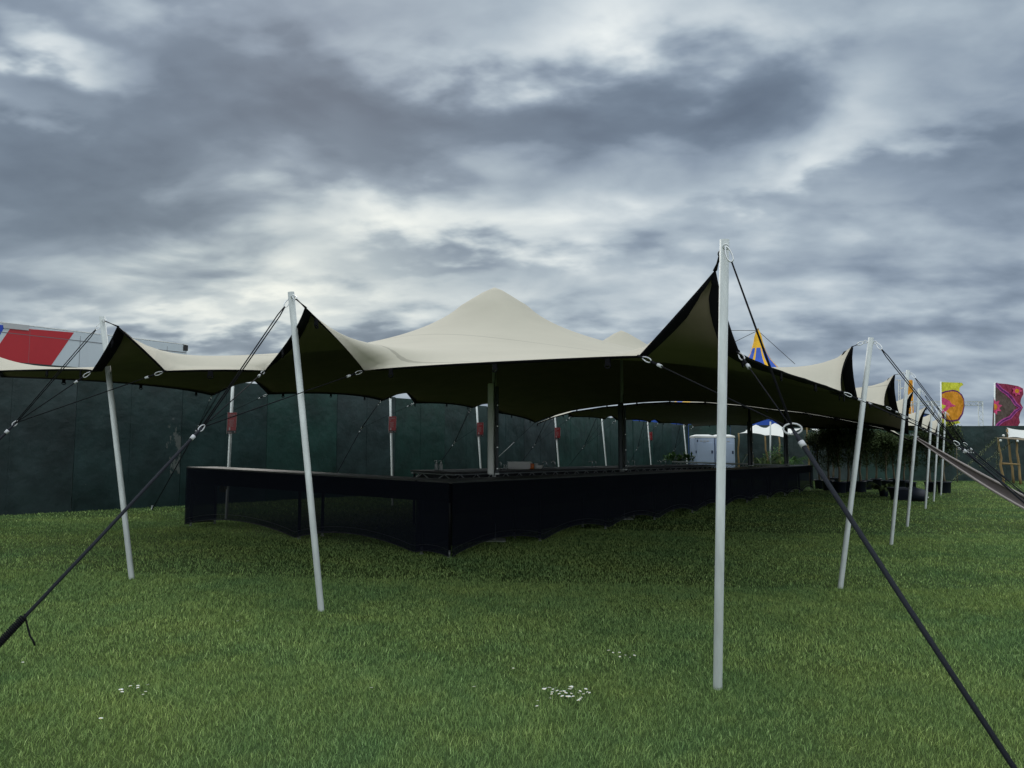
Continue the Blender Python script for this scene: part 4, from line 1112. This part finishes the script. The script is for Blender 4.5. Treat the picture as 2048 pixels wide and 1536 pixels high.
b = MB(); leaves(b, hd-V((0, 0, .2)), (.35, .3, .35), 60, .2, 3, hollow=0); leaves(b, hd-V((.1, 0, 1.0)), (.45, .3, .5), 60, .12, 4, hollow=0); b.build('leaves', M['ivy'], root)
# ------------------------------------------------------------------ flags, truss, mast, column
def flagpoly(name, px, Y, off, m, root, th=.01, wave=True):
    """outline pixels -> waving cloth sheet piece at depth Y"""
    b = MB(); pts = [P(x, y, Y) for x, y in px]
    pts = [p+V((0, off+(.12*math.sin((p.x-pts[0].x)*1.7) if False else 0), 0)) for p in pts]
    prism(pts, V((0, -1, 0)), th, b); return b.build(name, M[m], root)
def disc(cx, cy, rx, ry, n=28, a0=0, a1=2*math.pi): return [(cx+rx*math.cos(a0+(a1-a0)*k/n), cy+ry*math.sin(a0+(a1-a0)*k/n)) for k in range(n)]
Yf = 52
g = gp(1882, Yf); root = thing('flag', g, 'yellow banner flag with orange disc and pink shape on a pole behind the far fence', 'flag', 'tall festival flags')
b = MB(); b.tube([g, P(1881.5, 763, Yf)], .045, 8); b.build('pole', M['steelL'], root)
Zf = [(1882, 764), (1923, 765.5), (1926, 769), (1925, 772), (1920, 774), (1918, 779), (1920, 782), (1924, 790), (1928, 800), (1929, 815), (1925, 830), (1917, 840), (1920, 846), (1908, 849), (1900, 862), (1884, 862)]
Zf = [(1881.5, 764), (1924, 765.5), (1927, 770), (1922, 772.5), (1919, 776), (1919, 781), (1921, 790), (1924, 812), (1922, 830), (1917, 842), (1921, 846), (1905, 850), (1900, 870), (1881.5, 870)]
flagpoly('cloth', Zf, Yf, 0, 'flagyellow', root)
ora = [(1882.5, 785), (1890, 782), (1905, 779.5), (1915, 781.5), (1924, 789), (1928, 798), (1929, 812), (1926, 828), (1918, 841), (1905, 844), (1893, 843), (1882.5, 834)]
flagpoly('disc_border', ora, Yf, -.012, 'flagpurple', root)
flagpoly('disc', [(1883, 788), (1892, 784.5), (1905, 782.5), (1914, 784), (1922, 791), (1926.5, 800), (1927, 812), (1923, 827), (1915, 838.5), (1904, 840.5), (1893, 839), (1883, 832)], Yf, -.024, 'flagorange', root)
flagpoly('pink_shape', [(1883, 795), (1890, 797), (1899, 802), (1903, 808), (1912, 812), (1900, 814), (1892, 822), (1884, 828), (1883, 822), (1890, 814), (1883, 806)], Yf, -.036, 'flagpink', root)
flagpoly('yellow_patch', [(1883, 809), (1891, 811), (1889, 816), (1883, 818)], Yf, -.048, 'flagyellow', root)
Yf = 50
g = gp(1985, Yf); root = thing('flag', g, 'brown and maroon banner flag with pink flowers and purple bands behind the far fence', 'flag', 'tall festival flags')
b = MB(); b.tube([g, P(1989.5, 765, Yf)], .045, 8); b.build('pole', M['steelL'], root)
flagpoly('cloth', [(1990, 766), (2014, 768), (2036, 772), (2046, 777), (2047, 788), (2042, 798), (2041, 806), (2046, 815), (2041, 825), (2038, 835), (2040, 845), (2036, 853), (2034, 872), (1984, 872), (1986, 820)], Yf, 0, 'flagmaroon', root)
flagpoly('brown_field', [(1990, 768), (1998, 780), (2010, 790), (2022, 800), (2033, 816), (2022, 827), (2010, 838), (1997, 847), (1990, 860), (1985, 868), (1986, 820)], Yf, -.012, 'flagbrown', root)
zig = [(1991, 767), (2002, 779), (2014, 787), (2023, 796), (2031, 808), (2041, 816), (2031, 822), (2020, 835), (2006, 841), (1996, 849), (1990, 860)]
def strip(name, pts, w, off, m):
    L_, R_ = [], []
    for i, (x, y) in enumerate(pts):
        a = V((*pts[max(i-1, 0)], 0)); c = V((*pts[min(i+1, len(pts)-1)], 0)); d = (c-a).normalized(); nrm = V((-d.y, d.x, 0))
        L_.append((x+nrm.x*w, y+nrm.y*w)); R_.append((x-nrm.x*w, y-nrm.y*w))
    flagpoly(name, L_+R_[::-1], Yf, off, m, root)
strip('lilac_band', zig, 3.4, -.024, 'flaglilac'); strip('purple_band', zig, 1.6, -.036, 'flagpurple')
def flower(cx, cy, R, name, a0=0, a1=2*math.pi, n=7):
    pts = []
    for k in range(n*2):
        a = a0+(a1-a0)*k/(n*2-(0 if a1-a0 > 6 else 1)); rr = R if k % 2 == 0 else R*.62; pts.append((cx+rr*math.cos(a), cy+rr*math.sin(a)))
    flagpoly(name, pts, Yf, -.048, 'flagpink', root); flagpoly('flower_eye', disc(cx, cy, R*.38, R*.38, 16, a0, a1), Yf, -.060, 'flagorange', root)
flower(2033, 782, 11, 'flower'); flower(1987, 814, 17, 'flower', -math.pi/2, math.pi/2, 5)
root = thing('truss_gantry', gp(1960, 60), 'grey truss goalpost frame behind the far fence between the two flags', 'truss frame')
def lattice(b, a, c, w, n, upv):
    s = V(upv)*w/2; b.tube([a+s, c+s], .035, 6); b.tube([a-s, c-s], .035, 6)
    for i in range(n):
        p0 = a.lerp(c, i/n)+s*(1 if i % 2 else -1); p1 = a.lerp(c, (i+1)/n)+s*(-1 if i % 2 else 1); b.tube([p0, p1], .018, 5)
b = MB(); lattice(b, P(1812, 806.5, 60), P(1966, 807, 60), .3, 26, (0, 0, 1)); b.build('top_beam', M['steel'], root)
b = MB(); lattice(b, gp(1961, 60), P(1961, 803, 60), .36, 18, (1, 0, 0)); b.build('leg', M['steel'], root)
b = MB(); lattice(b, gp(1819, 60), P(1819, 803, 60), .36, 18, (1, 0, 0)); b.build('leg', M['steel'], root)
g = gp(1826, 64); root = thing('banner_column', g, 'tall slim yellow orange banner column behind the tent poles on the right', 'banner')
b = MB(); t_ = P(1826, 760, 64); b.box(Z(g, (g.z+t_.z)/2+1), (.40, .12, t_.z-g.z-2), bev=.03); b.build('banner', M['flagorange'], root)
b = MB(); b.tube([g, t_], .05, 8); b.build('pole', M['steel'], root)
g = gp(1799, 90); root = thing('antenna_mast', g, 'thin lattice antenna mast with a crossbar far behind the right poles', 'mast')
b = MB(); t_ = P(1799, 759, 90); lattice(b, g, t_, .22, 30, (1, 0, 0)); b.build('mast', M['steel'], root)
b = MB(); b.tube([t_+V((-.45, 0, -.05)), t_+V((.45, 0, -.05))], .04, 6); b.tube([t_+V((.1, 0, -1.1)), t_+V((.45, 0, -.95))], .06, 6); b.build('crossbar', M['steel'], root)
# big top
Yb = 95; ctr = P(1522, 893, Yb); cz = gz(ctr.x, Yb); ctr = Z(ctr, cz)
root = thing('circus_tent', ctr, 'big yellow and blue striped circus tent whose pointed top shows above the cream canopies', 'tent')
prof_px = [(3, 661), (7, 672), (9, 684), (13, 697), (17, 707), (24, 720), (45, 745), (90, 775), (160, 800), (230, 822), (300, 836)]
prof = [((w_)*Yb/F/1.0, P(1522, y, Yb).z-cz) for w_, y in prof_px]
seg = 32; b = MB(); vs = []
for (r_, h) in prof:
    for k in range(seg): a = 2*math.pi*k/seg; vs.append(ctr+V((r_*math.cos(a), r_*math.sin(a), h)))
fs = []
b.add(vs, [])
for i in range(len(prof)-1):
    for k in range(seg):
        mi = 0 if i < 3 else ((0 if k % 4 == 0 else 1) if i < 6 else (1 if k % 5 == 2 else 0))
        b.f.append([i*seg+k, i*seg+(k+1) % seg, (i+1)*seg+(k+1) % seg, (i+1)*seg+k]); b.m.append(mi); b.s.append(False)
b.build('roof', [M['bigyellow'], M['bigblue']], root)
b = MB(); b.lathe(ctr, [(prof[-1][0]*.97, 0), (prof[-1][0]*.985, prof[-1][1]-.02)], 32, cap=False); b.build('side_wall', M['bigblue'], root)
b = MB(); b.tube([ctr+V((0, 0, prof[0][1]-1)), ctr+V((0, 0, prof[0][1]+.25))], .14, 8); b.build('mast_tip', M['wood'], root)
b = MB(); tp = ctr+V((0, 0, prof[0][1]))
for q in (P(1400, 661, Yb), P(1440, 698, Yb), P(1590, 728, Yb)): b.tube([tp, q], .035, 4)
b.build('mast_cable', M['darkmetal'], root)
# ------------------------------------------------------------------ daisies
def daisy_proto():
    root = thing('daisy', (0, 0, 0), 'x', 'flower', 'x')
    b = MB(); b.tube([(0, 0, 0), (.003, 0, .05)], .0012, 4); b.build('stem', M['leafgreen'], root)
    b = MB(); c = V((.003, 0, .052))
    for k in range(10):
        a = 2*math.pi*k/10; d = V((math.cos(a), math.sin(a), .35)).normalized(); s = V((-math.sin(a), math.cos(a), 0))
        b.add([c, c+d*.008+s*.003, c+d*.0135+s*.002, c+d*.0135-s*.002, c+d*.008-s*.003], [(0, 1, 2, 3, 4)])
    b.build('petals', M['petal'], root)
    b = MB(); b.lathe(c, [(.004, 0), (.0035, .003), (.001, .004)], 8); b.build('eye', M['daisyeye'], root); return root
dp = daisy_proto(); first = True
def daisies(spots, label, group):
    global first
    for (px, py) in spots:
        g = G(px, py)
        if first: o = dp; first = False; o.location = g; o['label'] = label
        else: o = copy_thing(dp, g, label, random.uniform(0, 6), random.uniform(.6, .95))
        o.rotation_euler = (random.uniform(-.35, .1), random.uniform(-.2, .2), random.uniform(0, 6)); o['group'] = group
cl = [(1087, 1394), (1095, 1390), (1097, 1392), (1107, 1393), (1108, 1389), (1111, 1390), (1105, 1398), (1106, 1400), (1115, 1393), (1117, 1395), (1121, 1397), (1125, 1395), (1128, 1397), (1123, 1403), (1130, 1401), (1133, 1399), (1137, 1391), (1140, 1390), (1144, 1387), (1139, 1398), (1146, 1404), (1130, 1408), (1133, 1410), (1137, 1405), (1139, 1406), (1156, 1394), (1155, 1397), (1158, 1408), (1159, 1411), (1163, 1406), (1168, 1403), (1171, 1393), (1178, 1396), (1182, 1396), (1149, 1409), (1098, 1407), (1074, 1414), (1077, 1426), (1158, 1416), (1143, 1393)]
daisies(cl, 'small white daisy in the dense patch on the front lawn left of the tallest pole', 'daisies in the dense front patch')
daisies([(1217, 1310), (1218, 1314), (1226, 1315), (1238, 1319), (1240, 1323), (1268, 1313), (1262, 1324), (1268, 1320), (1269, 1324), (1250, 1320)], 'tiny white daisy in the sparse patch beyond the dense one, left of the tallest pole', 'daisies in the sparse patch')
daisies([(240, 1395), (242, 1392), (262, 1386), (268, 1378), (276, 1385), (287, 1400), (298, 1384), (290, 1396), (243, 1397), (277, 1390)], 'tiny white daisy in the thin patch at the lower left of the lawn', 'daisies in the left patch')
daisies([(741, 1391), (1027, 1347), (475, 1252), (43, 1335), (199, 1455), (950, 1390)], 'single white daisy standing apart on the front lawn', 'scattered single daisies')
# ------------------------------------------------------------------ world and light
w = bpy.data.worlds.new('World'); S.world = w; w.use_nodes = True; nt = w.node_tree; nt.nodes.clear(); Ln = nt.links.new
def nd(t, **k):
    n = nt.nodes.new(t)
    for a, v in k.items(): setattr(n, a, v)
    return n
def mth(op, a, b=None, c=None):
    n = nd('ShaderNodeMath', operation=op)
    for i, v in enumerate((a, b, c)):
        if v is None: continue
        if isinstance(v, (int, float)): n.inputs[i].default_value = v
        else: Ln(v, n.inputs[i])
    return n.outputs[0]
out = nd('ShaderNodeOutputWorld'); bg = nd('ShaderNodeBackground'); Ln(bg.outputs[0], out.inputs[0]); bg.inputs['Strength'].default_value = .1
tc = nd('ShaderNodeTexCoord'); sx = nd('ShaderNodeSeparateXYZ'); Ln(tc.outputs['Generated'], sx.inputs[0])
az = mth('ARCTAN2', sx.outputs[0], sx.outputs[1]); el = mth('ARCSINE', sx.outputs[2])
zc = mth('ADD', mth('MAXIMUM', sx.outputs[2], 0.0), .27)
cp = nd('ShaderNodeCombineXYZ'); Ln(mth('DIVIDE', sx.outputs[0], zc), cp.inputs[0]); Ln(mth('DIVIDE', sx.outputs[1], zc), cp.inputs[1])
def noise(scale, detail, rough, dist, sx_=1, sy_=1, off=0, rot=0.):
    mp = nd('ShaderNodeMapping'); mp.inputs['Scale'].default_value = (sx_, sy_, 1); mp.inputs['Location'].default_value = (off, off*.7, off*.3); mp.inputs['Rotation'].default_value = (0, 0, rot)
    Ln(cp.outputs[0], mp.inputs[0]); n = nd('ShaderNodeTexNoise'); n.inputs['Scale'].default_value = scale; n.inputs['Detail'].default_value = detail
    n.inputs['Roughness'].default_value = rough; n.inputs['Distortion'].default_value = dist; Ln(mp.outputs[0], n.inputs[0]); return n.outputs['Fac']
nA = noise(1.5, 3, .5, .3, off=3.1); nB = noise(3.5, 5, .47, .3, sx_=.8, off=9.2, rot=.5); nC = noise(10.5, 4, .45, .1, sx_=.7, off=1.7, rot=.35)
# wobble for the painted-by-direction masses so that their outlines stay ragged
wob_a = mth('MULTIPLY', mth('SUBTRACT', nB, .5), .34); wob_e = mth('MULTIPLY', mth('SUBTRACT', nC, .5), .16)
azw = mth('ADD', az, wob_a); elw = mth('ADD', mth('ADD', el, wob_e), mth('MULTIPLY', mth('SUBTRACT', nA, .5), .12))
blobs = [(55, 85, 85, 32, .62), (200, 330, 330, 130, -.36), (150, 20, 300, 40, -.12), (700, 270, 260, 110, -.30), (1050, 250, 320, 70, -.26), (1400, 190, 300, 95, -.34), (1450, 20, 260, 60, .20), (1000, 70, 280, 50, .24),
         (620, 110, 90, 60, .16), (60, 235, 110, 25, .22), (640, 285, 70, 30, .2), (760, 425, 210, 55, .42), (480, 470, 150, 60, .36), (600, 560, 260, 60, .40), (330, 430, 130, 50, -.22), (130, 510, 230, 60, -.22),
         (420, 655, 260, 30, .40), (100, 610, 200, 25, .02), (1250, 320, 280, 40, .26), (1720, 230, 110, 110, .30), (1900, 130, 200, 90, .02), (900, 530, 170, 28, -.26), (1150, 470, 250, 60, .22), (1500, 370, 260, 30, .18),
         (1850, 360, 180, 30, -.20), (1900, 430, 250, 60, -.04), (1400, 630, 260, 50, .16), (1850, 680, 350, 80, -.07), (1150, 600, 120, 40, .05), (1950, 280, 130, 60, -.06), (850, 620, 200, 40, .14)]
tot = None
for (px, py, sw, sh, am) in blobs:
    d = ray(px, py).normalized(); a0 = math.atan2(d.x, d.y); e0_ = math.asin(d.z)
    x = mth('DIVIDE', mth('SUBTRACT', azw, a0), sw/F); y = mth('DIVIDE', mth('SUBTRACT', elw, e0_), sh/F)
    q = mth('ADD', mth('MULTIPLY', x, x), mth('MULTIPLY', y, y))
    g_ = mth('MULTIPLY', mth('EXPONENT', mth('MULTIPLY', q, -.6)), am*(.9 if am < 0 else .88))
    tot = g_ if tot is None else mth('ADD', tot, g_)
den = mth('ADD', .55, tot)
den = mth('ADD', den, mth('MULTIPLY', mth('SUBTRACT', nA, .5), .50)); den = mth('ADD', den, mth('MULTIPLY', mth('SUBTRACT', nB, .5), 1.0)); den = mth('ADD', den, mth('MULTIPLY', mth('SUBTRACT', nC, .5), .50))
ramp = nd('ShaderNodeValToRGB'); Ln(den, ramp.inputs[0]); e = ramp.color_ramp.elements
stops = [(0, (98, 112, 130)), (.25, (114, 129, 147)), (.45, (139, 154, 171)), (.65, (171, 185, 197)), (.84, (206, 216, 222)), (1.0, (236, 242, 242))]
e[0].position = 0; e[0].color = (*lin(stops[0][1]), 1); e[1].position = 1; e[1].color = (*lin(stops[-1][1]), 1)
for p_, c_ in stops[1:-1]: k = e.new(p_); k.color = (*lin(c_), 1)
# warm tint low on the left where the sun sits behind the cloud
dw = ray(520, 560).normalized(); a0 = math.atan2(dw.x, dw.y); e0_ = math.asin(dw.z)
x = mth('DIVIDE', mth('SUBTRACT', az, a0), .40); y = mth('DIVIDE', mth('SUBTRACT', el, e0_), .16)
wm = mth('EXPONENT', mth('MULTIPLY', mth('ADD', mth('MULTIPLY', x, x), mth('MULTIPLY', y, y)), -1.))
tint = nd('ShaderNodeMix', data_type='RGBA', blend_type='MULTIPLY'); Ln(mth('MULTIPLY', wm, .5), tint.inputs[0]); Ln(ramp.outputs[0], tint.inputs[6]); tint.inputs[7].default_value = (1.08, 1.03, .88, 1)
sky = nd('ShaderNodeTexSky'); sky.sky_type = 'NISHITA'; sky.sun_disc = False; SE, SR = math.radians(32), math.radians(-14)
sky.sun_elevation = SE; sky.sun_rotation = SR; sky.air_density = 1.2; sky.dust_density = 2
sc = nd('ShaderNodeMix', data_type='RGBA', blend_type='MULTIPLY'); sc.inputs[0].default_value = 1; Ln(tint.outputs[2], sc.inputs[6]); sc.inputs[7].default_value = (10, 10, 10, 1)
mx = nd('ShaderNodeMix', data_type='RGBA'); mx.inputs[0].default_value = .015
mx.clamp_result = False
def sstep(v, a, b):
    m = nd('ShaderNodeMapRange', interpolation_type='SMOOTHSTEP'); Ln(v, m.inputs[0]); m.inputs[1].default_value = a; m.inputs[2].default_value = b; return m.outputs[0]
# unseen sky overhead and behind the camera boosted and warmed to brighten the scene
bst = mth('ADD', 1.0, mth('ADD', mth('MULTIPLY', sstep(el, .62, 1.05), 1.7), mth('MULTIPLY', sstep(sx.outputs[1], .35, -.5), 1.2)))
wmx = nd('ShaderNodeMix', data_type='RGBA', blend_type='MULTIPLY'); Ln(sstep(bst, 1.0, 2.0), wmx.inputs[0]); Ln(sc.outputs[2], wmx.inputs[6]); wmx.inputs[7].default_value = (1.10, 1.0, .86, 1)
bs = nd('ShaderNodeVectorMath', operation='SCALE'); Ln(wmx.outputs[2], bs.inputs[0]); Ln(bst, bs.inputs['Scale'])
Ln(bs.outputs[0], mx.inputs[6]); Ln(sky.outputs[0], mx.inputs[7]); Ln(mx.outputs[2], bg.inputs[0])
sun = bpy.data.lights.new('sun', 'SUN'); sun.energy = .9; sun.angle = math.radians(28); sun.color = (1, .96, .88)
so = bpy.data.objects.new('sun', sun); COL.objects.link(so)
sd = V((math.cos(SE)*math.sin(SR), math.cos(SE)*math.cos(SR), math.sin(SE)))
so.rotation_euler = (-sd).to_track_quat('-Z', 'Y').to_euler()
S.view_settings.view_transform = 'Standard'; S.view_settings.look = 'None'; S.view_settings.exposure = 0; S.view_settings.gamma = 1
S.render.engine = 'CYCLES'; S.cycles.max_bounces = 6; S.cycles.transparent_max_bounces = 12; S.cycles.use_denoising = True
